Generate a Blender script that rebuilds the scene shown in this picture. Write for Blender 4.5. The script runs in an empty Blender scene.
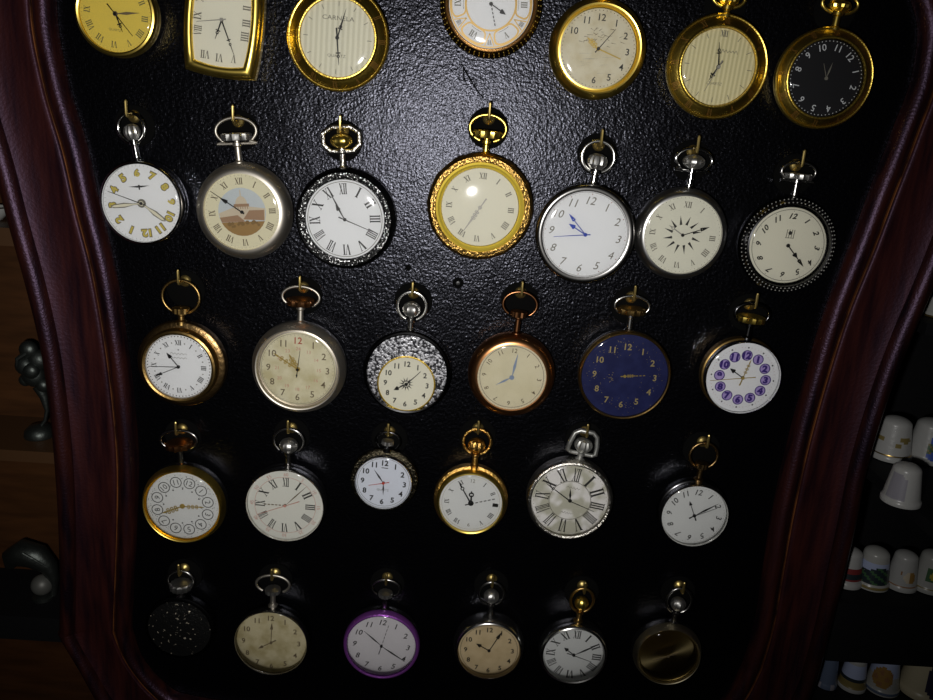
import bpy, bmesh, math, random
from mathutils import Vector, Matrix
random.seed(7)
C = bpy.context.scene.collection
PI = math.pi
# ------------------------------------------------------------------ camera model
P_, RHO, FPX, D = math.radians(16), math.radians(3.5), 800.0, .38
Z0 = 1.55                                            # height of the camera above the floor
Fv = Vector((0, math.cos(P_), -math.sin(P_)))
R0 = Vector((1, 0, 0)); U0 = Vector((0, math.sin(P_), math.cos(P_)))
Uv = U0*math.cos(RHO) - R0*math.sin(RHO); Rv = R0*math.cos(RHO) + U0*math.sin(RHO)

def on_board(px, py, h=0.0):
    """point at height h (metres) in front of the board seen at a measured spot of the photograph, in board mm"""
    r = Fv*FPX + Rv*(px-466.5) + Uv*(350-py)
    t = (D-h)/r.y
    return Vector((r.x*t*1000, r.z*t*1000))

cam = bpy.data.cameras.new('camera'); co = bpy.data.objects.new('camera', cam); C.objects.link(co)
cam.sensor_width = 36; cam.lens = FPX/933*36; cam.clip_start = .01
m = Matrix((Rv, Uv, -Fv)).transposed().to_4x4(); m.translation = Vector((0, -D, Z0)); co.matrix_world = m
bpy.context.scene.camera = co
vs = bpy.context.scene.view_settings
vs.view_transform = 'Standard'; vs.look = 'None'; vs.exposure = 0; vs.gamma = 1; vs.use_curve_mapping = False

# ------------------------------------------------------------------ materials
def mat(name, col, rough=.5, metal=0, spec=.5, bump=None, tint=None, coat=0):
    M = bpy.data.materials.new(name); M.use_nodes = True
    nt = M.node_tree; b = nt.nodes['Principled BSDF']
    b.inputs['Base Color'].default_value = (*col, 1); b.inputs['Roughness'].default_value = rough
    b.inputs['Metallic'].default_value = metal; b.inputs['Specular IOR Level'].default_value = spec
    if tint: b.inputs['Specular Tint'].default_value = (*tint, 1)
    if coat: b.inputs['Coat Weight'].default_value = coat; b.inputs['Coat Roughness'].default_value = .15
    if bump:
        sc, st, dist = bump
        tc = nt.nodes.new('ShaderNodeTexCoord'); n = nt.nodes.new('ShaderNodeTexNoise'); bu = nt.nodes.new('ShaderNodeBump')
        n.inputs['Scale'].default_value = sc; n.inputs['Detail'].default_value = 3
        bu.inputs['Strength'].default_value = st; bu.inputs['Distance'].default_value = dist
        nt.links.new(tc.outputs['Object'], n.inputs['Vector']); nt.links.new(n.outputs['Fac'], bu.inputs['Height'])
        nt.links.new(bu.outputs['Normal'], b.inputs['Normal'])
    return M

def mottled(M, c1, c2, scale, lo, hi, kind='noise', detail=4, stretch=None, met=None):
    """mix two colours of the surface itself by a procedural pattern"""
    nt = M.node_tree; b = nt.nodes['Principled BSDF']
    tc = nt.nodes.new('ShaderNodeTexCoord'); mp = nt.nodes.new('ShaderNodeMapping')
    if stretch: mp.inputs['Scale'].default_value = stretch
    nt.links.new(tc.outputs['Object'], mp.inputs['Vector'])
    if kind == 'noise':
        n = nt.nodes.new('ShaderNodeTexNoise'); n.inputs['Detail'].default_value = detail; out = n.outputs['Fac']
    elif kind == 'voronoi':
        n = nt.nodes.new('ShaderNodeTexVoronoi'); out = n.outputs['Distance']
    else:
        n = nt.nodes.new('ShaderNodeTexWave'); n.bands_direction = 'X'; n.inputs['Distortion'].default_value = .4; out = n.outputs['Fac']
    n.inputs['Scale'].default_value = scale
    nt.links.new(mp.outputs['Vector'], n.inputs['Vector'])
    r = nt.nodes.new('ShaderNodeValToRGB')
    r.color_ramp.elements[0].position = lo; r.color_ramp.elements[0].color = (*c1, 1)
    r.color_ramp.elements[1].position = hi; r.color_ramp.elements[1].color = (*c2, 1)
    nt.links.new(out, r.inputs['Fac']); nt.links.new(r.outputs['Color'], b.inputs['Base Color'])
    return M

GOLD = mat('gold', (.95, .70, .15), .32, 1)
GOLD_SATIN = mat('satin gold', (.86, .60, .11), .30, 1, bump=(1200, .35, .0003))
GOLD_ENGR = mat('dark engraved gold', (.42, .22, .05), .45, .8)
GOLD_LINE = mat('gilt line', (.46, .30, .10), .4, .5)
GOLD_RIM = mat('engraved gold', (.80, .48, .13), .30, 1, bump=(900, .9, .0006))
GOLD_BRIGHT = mat('bright yellow gold', (1.0, .76, .10), .50, .8)
GOLD_OLD = mat('old brown gold', (.50, .32, .11), .34, 1, bump=(500, .3, .0003))
BRASS = mat('brass hook', (.92, .70, .25), .42, 1)
MATTE_BLACK = mat('matte black', (.004, .004, .004), .95, 0, .05)
SILVER = mat('silver', (.78, .77, .74), .22, 1)
SILVER_SATIN = mat('satin silver', (.66, .61, .53), .44, 1)
SILVER_DARK = mat('dark silver', (.36, .35, .34), .25, 1)
SILVER_ENGR = mat('engraved silver', (.66, .63, .57), .28, 1, bump=(800, 1.0, .0006))
BEAD = mat('silver beading', (.75, .74, .70), .6, .9)
SILVER_CROWN = mat('fluted silver', (.72, .71, .68), .40, 1)
SILVER_SOFT = mat('soft polished silver', (.52, .51, .50), .33, 1)
CHROME = mat('chrome', (.80, .80, .80), .12, 1)
STEEL_BLACK = mat('blackened steel', (.10, .10, .105), .22, 1)
BRONZE = mat('dark bronze', (.30, .19, .08), .32, 1, bump=(600, .5, .0004))
COPPER = mat('copper', (.66, .30, .12), .30, 1)
PURPLE = mat('purple enamel', (.30, .08, .42), .30, .6, bump=(700, .5, .0004))
FILIGREE = mottled(mat('black filigree', (.1, .1, .1), .28, 1, bump=(1100, 1, .0006)), (.02, .02, .02), (.85, .85, .85), 1100, .57, .63)
LACE = mottled(mat('silver lace plate', (.5, .5, .5), .38, .8, bump=(900, .8, .0004)), (.03, .03, .035), (.62, .62, .66), 900, .44, .56)
BLACK_LID = mottled(mat('black glitter', (.02, .02, .02), .35, .5, bump=(900, .8, .0006)), (.016, .016, .016), (.75, .66, .52), 620, .66, .70)
INK = mat('black ink', (.018, .017, .016), .5)
INK_SOFT = mat('faded ink', (.16, .15, .12), .6)
INK_BROWN = mat('brown ink', (.13, .10, .06), .6)
INK_OLIVE = mat('olive ink', (.17, .155, .06), .6)
INK_RED = mat('red ink', (.36, .05, .03), .6)
INK_PINK = mat('pale red ink', (.52, .25, .20), .6)
INK_PURPLE = mat('purple ink', (.035, .012, .16), .5)
INK_LILAC = mat('lilac ink', (.38, .29, .60), .5)
INK_BLUE = mat('blue steel', (.02, .05, .34), .35, .3)
INK_GREYBLUE = mat('grey blue steel', (.25, .32, .46), .4, .3)
INK_WHITE = mat('white print', (.62, .64, .66), .6)
INK_GREY = mat('grey print', (.38, .37, .33), .6)
INK_GOLD = mat('gold print', (.40, .31, .13), .5, .4)
LUME = mat('yellow luminous paint', (.52, .42, .08), .6)
LUME_PALE = mat('pale luminous paint', (.70, .66, .50), .6)
HAND_BLACK = mat('black hand', (.012, .012, .012), .3)
HAND_GOLD = mat('gold hand', (.50, .36, .10), .4, .6)
HAND_GREY = mat('grey hand', (.30, .29, .26), .5, .2)
HAND_RED = mat('red hand', (.45, .05, .03), .5)
def dialm(name, col, col2=None, sc=90): 
    M = mat(name, col, .55, 0, .3)
    if col2: mottled(M, col2, col, sc, .3, .6)
    return M
D_WHITE = dialm('white enamel dial', (.78, .79, .80))
D_GREYWHITE = dialm('silvery white dial', (.66, .67, .66))
D_CREAM = dialm('cream dial', (.72, .70, .58))
D_IVORY = dialm('ivory dial', (.66, .61, .44), (.60, .55, .38))
D_AGED = dialm('aged cream dial', (.66, .62, .45), (.50, .45, .27), 120)
D_STAINED = dialm('stained dial', (.58, .52, .34), (.40, .34, .18), 160)
D_GOLDEN = dialm('golden yellow dial', (.74, .58, .10))
D_PALEBLUE = dialm('pale cool dial', (.66, .69, .76))
D_BLACK = dialm('black dial', (.010, .010, .012))
D_BLUE = dialm('deep blue dial', (.006, .009, .065), (.012, .017, .09), 200)
D_STRIPE = mottled(mat('striped dial', (.6, .6, .5), .5), (.58, .56, .43), (.70, .68, .54), 136, .2, .8, 'wave')
D_WOVEN = mottled(mat('woven dial', (.6, .55, .35), .5), (.56, .51, .29), (.73, .67, .41), 165, .2, .8, 'wave')
D_PICT = dialm('picture dial', (.66, .60, .46), (.50, .42, .28), 200)
D_PEARL = mottled(mat('mother of pearl', (.7, .7, .7), .3), (.50, .49, .40), (.82, .80, .78), 150, .42, .60, detail=1)
D_PLATE = D_AGED
P_SKY = mat('painted sky', (.50, .55, .58), .6); P_BUILD = mat('painted stone', (.56, .48, .36), .6)
P_EARTH = mat('painted earth', (.30, .18, .06), .7); P_BRICK = mat('painted brick', (.32, .20, .12), .7); P_TREE = mat('painted hedge', (.20, .12, .04), .7)
D_BRONZE = mat('brushed bronze dial', (.50, .40, .19), .34, 1)
_b = D_BRONZE.node_tree.nodes['Principled BSDF']; _t = D_BRONZE.node_tree.nodes.new('ShaderNodeTangent')
_t.direction_type = 'RADIAL'; _t.axis = 'Y'; D_BRONZE.node_tree.links.new(_t.outputs[0], _b.inputs['Tangent'])
_b.inputs['Anisotropic'].default_value = .85

GLASS = bpy.data.materials.new('watch glass'); GLASS.use_nodes = True
nt = GLASS.node_tree; nt.nodes.clear()
o_ = nt.nodes.new('ShaderNodeOutputMaterial'); mx = nt.nodes.new('ShaderNodeMixShader'); tr = nt.nodes.new('ShaderNodeBsdfTransparent')
gl = nt.nodes.new('ShaderNodeBsdfGlossy'); fr = nt.nodes.new('ShaderNodeFresnel')
gl.inputs['Roughness'].default_value = .07; fr.inputs['IOR'].default_value = 1.5
nt.links.new(fr.outputs[0], mx.inputs[0]); nt.links.new(tr.outputs[0], mx.inputs[1]); nt.links.new(gl.outputs[0], mx.inputs[2]); nt.links.new(mx.outputs[0], o_.inputs[0])

# ------------------------------------------------------------------ mesh helpers (millimetres, scaled when linked)
class MB:
    def __init__(s): s.v = []; s.f = []; s.m = []; s.mats = []
    def mi(s, M):
        if M not in s.mats: s.mats.append(M)
        return s.mats.index(M)
    def add(s, verts, faces, M):
        k = len(s.v); i = s.mi(M); s.v += [tuple(v) for v in verts]
        for f in faces: s.f.append(tuple(j+k for j in f)); s.m.append(i)
    def loft(s, rings, M, cap0=False, cap1=False, closed=True):
        n = len(rings[0]); vs_ = [v for r in rings for v in r]; fs = []
        for i in range(len(rings)-1):
            for j in range(n if closed else n-1):
                a, b = i*n+j, i*n+(j+1) % n
                fs.append((a, b, b+n, a+n))
        if cap0: fs.append(tuple(range(n))[::-1])
        if cap1: fs.append(tuple((len(rings)-1)*n+j for j in range(n)))
        s.add(vs_, fs, M)
    def lathe(s, prof, M, n=64, cx=0, cz=0, wob=None):
        """profile of (radius, t): revolved about the dial axis, t towards the viewer (-Y)"""
        rings = []
        for r, t in prof:
            ring = []
            for j in range(n):
                a = 2*PI*j/n; k = 1+(wob(a) if wob else 0)
                ring.append((cx+max(r, 1e-3)*k*math.sin(a), -t, cz+max(r, 1e-3)*k*math.cos(a)))
            rings.append(ring)
        s.loft(rings, M)
    def lathe_z(s, prof, M, n=24, flute=0, cx=0, cy=0):
        rings = []
        for r, z in prof:
            rings.append([(cx+max(r, 1e-3)*(1+flute*(j % 2))*math.cos(2*PI*j/n), cy+max(r, 1e-3)*(1+flute*(j % 2))*math.sin(2*PI*j/n), z) for j in range(n)])
        s.loft(rings, M)
    def flat(s, pts, t, M):
        """a printed patch lying at height t, facing the viewer; pts are (x, z) anticlockwise seen from the front"""
        s.add([(x, -t, z) for x, z in pts], [tuple(range(len(pts)))], M)
    def prism(s, pts, t0, t1, M):
        n = len(pts)
        s.loft([[(x, -t0, z) for x, z in pts], [(x, -t1, z) for x, z in pts]], M, True, True)
    def tube(s, pts, r, M, n=8, close=False):
        P = [Vector(p) for p in pts]; N = len(P); rings = []
        up = None
        for i in range(N):
            a = P[(i-1) % N] if close or i else P[0]; b = P[(i+1) % N] if close or i < N-1 else P[-1]
            d = (b-a).normalized()
            if up is None:
                up = d.orthogonal().normalized()
            up = (up-d*up.dot(d)).normalized(); w = d.cross(up)
            rr = r[i] if isinstance(r, (list, tuple)) else r
            rings.append([tuple(P[i]+(up*math.cos(2*PI*j/n)+w*math.sin(2*PI*j/n))*rr) for j in range(n)])
        if close: rings.append(rings[0])
        s.loft(rings, M, not close, not close)
    def ball(s, c, r, M, n=10, k=6, sq=(1, 1, 1)):
        rings = []
        for i in range(k+1):
            p = PI*i/k
            rings.append([(c[0]+max(r*math.sin(p), 1e-3)*math.cos(2*PI*j/n)*sq[0], c[1]+max(r*math.sin(p), 1e-3)*math.sin(2*PI*j/n)*sq[1], c[2]-r*math.cos(p)*sq[2]) for j in range(n)])
        s.loft(rings, M)
    def box(s, x0, x1, y0, y1, z0, z1, M):
        v = [(x, y, z) for x in (x0, x1) for y in (y0, y1) for z in (z0, z1)]
        s.add(v, [(0, 1, 3, 2), (4, 6, 7, 5), (0, 4, 5, 1), (2, 3, 7, 6), (0, 2, 6, 4), (1, 5, 7, 3)], M)
    def link(s, name, parent=None, smooth=40):
        me = bpy.data.meshes.new(name)
        me.from_pydata([(x*.001, y*.001, z*.001) for x, y, z in s.v], [], s.f)
        for M in s.mats: me.materials.append(M)
        me.polygons.foreach_set('material_index', s.m)
        bm = bmesh.new(); bm.from_mesh(me)
        bmesh.ops.remove_doubles(bm, verts=bm.verts, dist=2e-7); bmesh.ops.recalc_face_normals(bm, faces=bm.faces)
        for e in bm.edges: e.smooth = len(e.link_faces) == 2 and e.calc_face_angle(0) < math.radians(smooth)
        for f in bm.faces: f.smooth = True
        bm.to_mesh(me); bm.free()
        ob = bpy.data.objects.new(name, me); C.objects.link(ob)
        if parent: ob.parent = parent
        return ob

def tag(o, label, cat, group=None):
    o['label'] = label; o['category'] = cat
    if group: o['group'] = group
def empty(name, loc, ry=0):
    o = bpy.data.objects.new(name, None); C.objects.link(o); o.empty_display_size = .01
    o.location = loc; o.rotation_euler = (0, ry, 0); return o

_glyphs = {}
def glyphs(text, bold=0, shear=0):
    """outline letters as flat faces, height 1, centred"""
    key = (text, bold, shear)
    if key not in _glyphs:
        cu = bpy.data.curves.new('letters', 'FONT'); cu.body = text; cu.resolution_u = 3; cu.offset = bold; cu.shear = shear
        ob = bpy.data.objects.new('letters', cu); C.objects.link(ob)
        dg = bpy.context.evaluated_depsgraph_get(); me = bpy.data.meshes.new_from_object(ob.evaluated_get(dg))
        v = [(p.co.x, p.co.y) for p in me.vertices]; f = [tuple(p.vertices) for p in me.polygons]
        bpy.data.objects.remove(ob); bpy.data.curves.remove(cu); bpy.data.meshes.remove(me)
        x0, x1 = min(p[0] for p in v), max(p[0] for p in v); y0, y1 = min(p[1] for p in v), max(p[1] for p in v)
        h = y1-y0
        _glyphs[key] = ([((x-(x0+x1)/2)/h, (y-(y0+y1)/2)/h) for x, y in v], f)
    return _glyphs[key]

def put_text(mb, text, x, z, h, t, M, rot=0, bold=0, shear=0, wide=1):
    v, f = glyphs(text, bold, shear); c, s = math.cos(rot), math.sin(rot)       # rot clockwise
    mb.add([(x+(a*h*wide)*c+b*h*s, -t, z-(a*h*wide)*s+b*h*c) for a, b in v], f, M)

def roman_polys(txt):
    """serifed roman numeral, height 1, centred"""
    polys = []; x = 0; th, tn, sr = .17, .06, .05
    for ch in txt:
        if ch == 'I':
            w = .30; c = x+w/2
            polys += [[(c-th/2, 0), (c+th/2, 0), (c+th/2, 1), (c-th/2, 1)]]
            for z in (0, 1-sr): polys.append([(c-.15, z), (c+.15, z), (c+.15, z+sr), (c-.15, z+sr)])
        elif ch == 'V':
            w = .66
            polys += [[(x+.04, 1), (x+.27, 0), (x+.40, 0), (x+.22, 1)], [(x+.33, 0), (x+.33+tn, 0), (x+.62, 1), (x+.62-tn, 1)]]
            polys += [[(x, 1-sr), (x+.27, 1-sr), (x+.27, 1), (x, 1)], [(x+.48, 1-sr), (x+w, 1-sr), (x+w, 1), (x+.48, 1)]]
        else:
            w = .66
            polys += [[(x+.04, 1), (x+.44, 0), (x+.62, 0), (x+.22, 1)], [(x+.06, 0), (x+.06+tn, 0), (x+.60, 1), (x+.60-tn, 1)]]
            for z in (0, 1-sr):
                polys += [[(x, z), (x+.25, z), (x+.25, z+sr), (x, z+sr)], [(x+.42, z), (x+w, z), (x+w, z+sr), (x+.42, z+sr)]]
        x += w+.02
    return [[(a-x/2, b-.5) for a, b in p] for p in polys], x

ROM = ['XII', 'I', 'II', 'III', 'IIII', 'V', 'VI', 'VII', 'VIII', 'IX', 'X', 'XI']
def put_roman(mb, txt, x, z, h, t, M, rot, wmax=None, wide=1.0):
    ps, w = roman_polys(txt)
    k = wide if not wmax or w*h*wide <= wmax else wmax/(w*h)
    c, s = math.cos(rot), math.sin(rot)
    for p in ps:
        q = [(x+(a*h*k)*c+b*h*s, z-(a*h*k)*s+b*h*c) for a, b in p]
        mb.flat(q, t, M)
def disc(x, z, r, n=16): return [(x+r*math.cos(2*PI*i/n), z+r*math.sin(2*PI*i/n)) for i in range(n)]
def ring(mb, x, z, r0, r1, t, M, n=32, a0=0, a1=2*PI):
    full = abs(a1-a0-2*PI) < 1e-6
    A = [a0+(a1-a0)*i/n for i in range(n if full else n+1)]
    v = [(x+r*math.sin(a), -t, z+r*math.cos(a)) for r in (r0, r1) for a in A]; k = len(A)
    mb.add(v, [(i, (i+1) % k, k+(i+1) % k, k+i) for i in range(k if full else k-1)], M)
def bar(x0, z0, x1, z1, w0, w1=None):
    w1 = w0 if w1 is None else w1
    d = Vector((x1-x0, z1-z0)).normalized(); nx, nz = -d.y, d.x
    return [(x0-nx*w0/2, z0-nz*w0/2), (x1-nx*w1/2, z1-nz*w1/2), (x1+nx*w1/2, z1+nz*w1/2), (x0+nx*w0/2, z0+nz*w0/2)][::-1]
def ticks(mb, R0_, R1_, n, w, t, M, skip=None, rot=0):
    for i in range(n):
        if skip and i % skip == 0: continue
        a = 2*PI*i/n+rot; mb.flat(bar(R0_*math.sin(a), R0_*math.cos(a), R1_*math.sin(a), R1_*math.cos(a), w), t, M)
def dots(mb, R, n, r, t, M, skip=None, rot=0):
    for i in range(n):
        if skip and i % skip == 0: continue
        a = 2*PI*i/n+rot; mb.flat(disc(R*math.sin(a), R*math.cos(a), r, 6), t, M)
def scribble(mb, x, z, w, h, t, M, n=9, rot=0, lw=.16):
    """a line of script too small to read: a wavy pen stroke"""
    c, s = math.cos(rot), math.sin(rot); pts = []
    for i in range(n+1):
        a, b = -w/2+w*i/n, (h/2 if i % 2 else -h/2)*random.uniform(.5, 1)
        pts.append((x+a*c+b*s, z-a*s+b*c))
    for p, q in zip(pts, pts[1:]): mb.flat(bar(*p, *q, lw), t, M)

def numerals(mb, kind, R, h, t, M, rot=0, bold=0, shear=0, upright=True, wide=1.0, skip=(), radial_bars=False, wmax=None, M12=None):
    for k in range(12):
        if k in skip: continue
        a = 2*PI*k/12+rot; x, z = R*math.sin(a), R*math.cos(a)
        mm = M12 if (M12 and k == 0) else M
        if kind == 'roman': put_roman(mb, ROM[k], x, z, h, t, mm, a, wmax, wide)
        elif kind == 'arabic': put_text(mb, str(k or 12), x, z, h, t, mm, rot if upright else a, bold, shear, wide)

# ------------------------------------------------------------------ the hanging board
def catmull(pts, n):
    out = []; N = len(pts)
    for i in range(N):
        p0, p1, p2, p3 = (Vector(pts[(i+k-1) % N]) for k in range(4))
        for j in range(n):
            t = j/n
            out.append(.5*((2*p1)+(-p0+p2)*t+(2*p0-5*p1+4*p2-p3)*t*t+(-p0+3*p1-3*p2+p3)*t**3))
    return out
LEFT = [(-140, 108, -160, 150), (-184, 62, -226, 80), (-190.5, 36, -232.5, 35), (-187.5, 6, -229, -5), (-181, -22, -223.5, -34), (-177, -48, -219, -60),
        (-171.5, -78, -213.5, -90), (-168, -115, -209, -122), (-166, -150, -207.5, -155), (-165.8, -180, -207.5, -188), (-168.5, -215, -208.5, -220),
        (-172, -250, -210.5, -252), (-174.5, -276, -213, -279), (-174, -284, -213.4, -283.5), (-169.5, -300, -204.5, -303), (-157, -316, -193, -330), (-144, -322, -178, -348), (-100, -326, -120, -366)]
RIGHT = [(140, 108, 160, 150), (183, 62, 224, 80), (190.5, 34, 231.5, 35), (186.5, 6, 228, -5), (182, -18, 223.5, -34), (177.5, -44, 219, -60),
         (171.5, -75, 213, -90), (168, -107, 208.5, -118), (165, -145, 205.5, -155), (163.5, -185, 206, -188), (164, -215, 205.5, -220),
         (165, -250, 204.5, -252), (163, -274, 203, -279), (161.5, -282, 202.5, -286), (157, -297, 199, -303), (149, -312, 188, -330), (138, -320, 174, -348), (100, -326, 120, -366)]
PATH = catmull(LEFT + [(0, -328, 0, -370)] + RIGHT[::-1] + [(0, 122, 0, 164)], 7)
board = empty('display_board', (0, 0, Z0))
tag(board, 'black painted display board in a curved dark red mahogany frame, hung with rows of watches', 'display board')
WOOD = mat('red mahogany', (.075, .020, .016), .46, 0, .4, bump=(700, .35, .0004), tint=(.92, .62, .95))
WORN = mottled(mat('worn orange edge', (.1, .03, .01), .45, 0, .5, bump=(900, .6, .0004)), (.02, .005, .003), (.22, .075, .02), 120, .35, .6, stretch=(1, 1, .4))
BEADW = mat('worn red bead', (.1, .03, .015), .40, 0, .5, bump=(900, .5, .0004), tint=(.85, .62, 1))
mottled(WOOD, (.009, .002, .003), (.044, .010, .007), 60, .3, .7, stretch=(5, 5, .5))
mottled(BEADW, (.005, .0015, .0025), (.038, .009, .005), 50, .35, .7, stretch=(4, 4, .5))
BLACKP = mat('black board paint', (.0012, .0012, .0016), .25, 0, .5, tint=(.80, .82, 1))
nt = BLACKP.node_tree; b = nt.nodes['Principled BSDF']; tc = nt.nodes.new('ShaderNodeTexCoord')
n1 = nt.nodes.new('ShaderNodeTexNoise'); n1.inputs['Scale'].default_value = 620; n1.inputs['Detail'].default_value = 3; n1.inputs['Roughness'].default_value = .55
n2 = nt.nodes.new('ShaderNodeTexNoise'); n2.inputs['Scale'].default_value = 70; n2.inputs['Detail'].default_value = 4
b1 = nt.nodes.new('ShaderNodeBump'); b1.inputs['Strength'].default_value = 1; b1.inputs['Distance'].default_value = .00030
b2 = nt.nodes.new('ShaderNodeBump'); b2.inputs['Strength'].default_value = .22; b2.inputs['Distance'].default_value = .002
for n_ in (n1, n2): nt.links.new(tc.outputs['Object'], n_.inputs['Vector'])
nt.links.new(n1.outputs['Fac'], b1.inputs['Height']); nt.links.new(n2.outputs['Fac'], b2.inputs['Height'])
n3 = nt.nodes.new('ShaderNodeTexNoise'); n3.inputs['Scale'].default_value = 1250; n3.inputs['Detail'].default_value = 5; n3.inputs['Roughness'].default_value = .7
nt.links.new(tc.outputs['Object'], n3.inputs['Vector'])
rp = nt.nodes.new('ShaderNodeMapRange'); rp.inputs['From Min'].default_value = .42; rp.inputs['From Max'].default_value = .68; rp.inputs['To Min'].default_value = .08; rp.inputs['To Max'].default_value = 1.0
nt.links.new(n3.outputs['Fac'], rp.inputs['Value']); nt.links.new(rp.outputs['Result'], b.inputs['Specular IOR Level'])
nt.links.new(b2.outputs['Normal'], b1.inputs['Normal']); nt.links.new(b1.outputs['Normal'], b.inputs['Normal'])

mb = MB()
inner = [(p[0], p[1]) for p in PATH]
big = [(p[0]*.985+p[2]*.015, p[1]*.985+p[3]*.015) for p in PATH]
mb.add([(x, 0, z) for x, z in big]+[(x, 6, z) for x, z in big], [tuple(range(len(big)))[::-1], tuple(range(len(big), 2*len(big)))], BLACKP)
n = len(big); mb.add([(x, 0, z) for x, z in big]+[(x, 6, z) for x, z in big], [(i, (i+1) % n, n+(i+1) % n, n+i) for i in range(n)], BLACKP)
panel = mb.link('backing_panel', board)

def sweep(prof, name, parent, M):
    mb = MB(); rings = []
    for s, h in prof: rings.append([(p[0]+(p[2]-p[0])*s/42, -h, p[1]+(p[3]-p[1])*s/42) for p in PATH])
    mb.loft(rings+[rings[0]], M); return mb.link(name, parent, 50)
frame = sweep([(8, .5), (9.8, 2.6), (10.4, 4.6), (11.2, 5.2), (13, 4.9), (20, 4.3), (27, 4.8), (30, 5.8), (31.5, 6.4), (33, 5.0), (41, 3), (42, -14), (36, -14), (36, .3)], 'frame', board, WOOD)
def bead(s0, s1, h0, ht, k=9):
    return [(s0+(s1-s0)*(1-math.cos(PI*i/k))/2, h0+(ht-h0)*math.sin(PI*i/k)) for i in range(k+1)]
sweep(bead(0, 9.6, .6, 7.2)+[(9.6, .3), (0, .3)], 'inner_bead', frame, BEADW)
sweep(bead(32, 42, 3.2, 9.6)+[(42, 2.5), (32, 2.5)], 'outer_bead', frame, BEADW)
sweep(bead(9.7, 11.0, 4.2, 1.4, 5)+[(11, 4), (9.7, 4)], 'worn_edge', frame, WORN)
sweep(bead(31.0, 32.4, 5.4, 1.5, 5)+[(32.4, 4), (31, 4)], 'worn_edge', frame, WORN)
# long scratch in the paint
mb = MB()
for pts in ([(461, 62), (467, 74), (478, 92), (489, 104)], [(463, 66), (464, 78), (468, 88)]):
    mb.tube([(v.x, .02, v.y) for v in (on_board(*p) for p in pts)], [.2, .42, .38, .1][:len(pts)-1]+[.05], MATTE_BLACK, 6)
mb.link('scratch', board)
# screw hole and a chip in the paint
mb = MB(); hp = on_board(458, 283)
HOLE = mat('dark screw', (.003, .003, .003), .9, 0, .05); SLOT = mat('screw slot', (.05, .05, .05), .4, .8)
mb.lathe([(2.7, 0), (2.6, .35), (1.5, .4), (1.2, .15)], HOLE, 16, hp.x, hp.y); mb.lathe([(1.2, .15), (.9, .5), (.001, .6)], SLOT, 12, hp.x, hp.y); mb.link('screw', board)
mb = MB(); hp = on_board(408, 268); mb.lathe([(1.6, 0), (1.4, .25), (.001, .3)], HOLE, 7, hp.x, hp.y); mb.link('paint_chip', board)

def hook(x, z, ydep):
    mb = MB()
    mb.lathe([(2.9, .6), (2.8, 1.1), (2.0, 1.9), (1.0, 2.4), (.8, 2.8)], BRASS, 14, 0, 0)
    pts = [(0, -.5, 0), (0, -ydep+1.4, 0), (0, -ydep+.5, .25), (0, -ydep, 1.2), (0, -ydep, 6.6)]
    mb.tube(pts, .66, BRASS, 8); mb.ball((0, -ydep, 6.6), .66, BRASS, 8, 4)
    o = mb.link('hook', board); o.location = (x*.001, 0, z*.001)
    mb = MB(); mb.lathe([(9.3, .0), (9.2, .5), (8.8, .7), (.001, .7)], MATTE_BLACK, 40, 0, -4.2); mb.link('dark_disc', o)  # thin matte black disc on the board behind the bow
    return o

# ------------------------------------------------------------------ hands
def hand_polys(style, L, w, tail):
    """pieces of a hand pointing up +z; ('p', polygon) or ('r', x, z, r0, r1)"""
    o = [('p', disc(0, 0, max(w*.9, .75), 14))]
    if tail: o.append(('p', bar(0, 0, 0, -tail, w*.5, w*.8)))
    if style == 'baton': o.append(('p', bar(0, 0, 0, L, w, w*.8)))
    elif style == 'needle': o.append(('p', bar(0, 0, 0, L, w*.6, w*.25)))
    elif style == 'leaf': o.append(('p', [(0, 0), (w/2, L*.45), (0, L), (-w/2, L*.45)]))
    elif style == 'lume': o += [('p', bar(0, 0, 0, L*.35, w*.4)), ('p', [(-w*.25, L*.3), (w*.25, L*.3), (w*.55, L*.55), (w*.4, L*.9), (0, L), (-w*.4, L*.9), (-w*.55, L*.55)])]
    elif style == 'breguet': o += [('p', bar(0, 0, 0, L*.62, w*.6, w*.45)), ('r', 0, L*.69, w*.45, w*.85), ('p', [(w*.4, L*.75), (0, L), (-w*.4, L*.75)])]
    elif style == 'spade': o += [('p', bar(0, 0, 0, L*.7, w*.45)), ('p', disc(w*.5, L*.70, w*.55, 10)), ('p', disc(-w*.5, L*.70, w*.55, 10)), ('p', [(w*.95, L*.74), (0, L), (-w*.95, L*.74)])]
    elif style == 'arrow': o += [('p', bar(0, 0, 0, L*.75, w*.35)), ('p', [(w*.9, L*.72), (0, L), (-w*.9, L*.72)])]
    elif style == 'cross': o += [('p', bar(0, 0, 0, L*.62, w*.7, w*.5)), ('p', bar(-w*1.1, L*.56, w*1.1, L*.56, w*.5)), ('r', 0, L*.68, w*.3, w*.75), ('p', bar(0, L*.7, 0, L, w*.4, w*.15))]
    elif style == 'ornate':
        o += [('p', bar(0, 0, 0, L*.85, w*.4)), ('p', [(w*.4, L*.8), (0, L), (-w*.4, L*.8)])]
        for q in (.3, .48, .66): o += [('r', w*.5, L*q, w*.25, w*.6), ('r', -w*.5, L*q, w*.25, w*.6)]
    elif style == 'dash':
        for i in range(6): o.append(('p', bar(0, L*(i+.1)/6, 0, L*(i+.72)/6, w*.5)))
    return o

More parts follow.
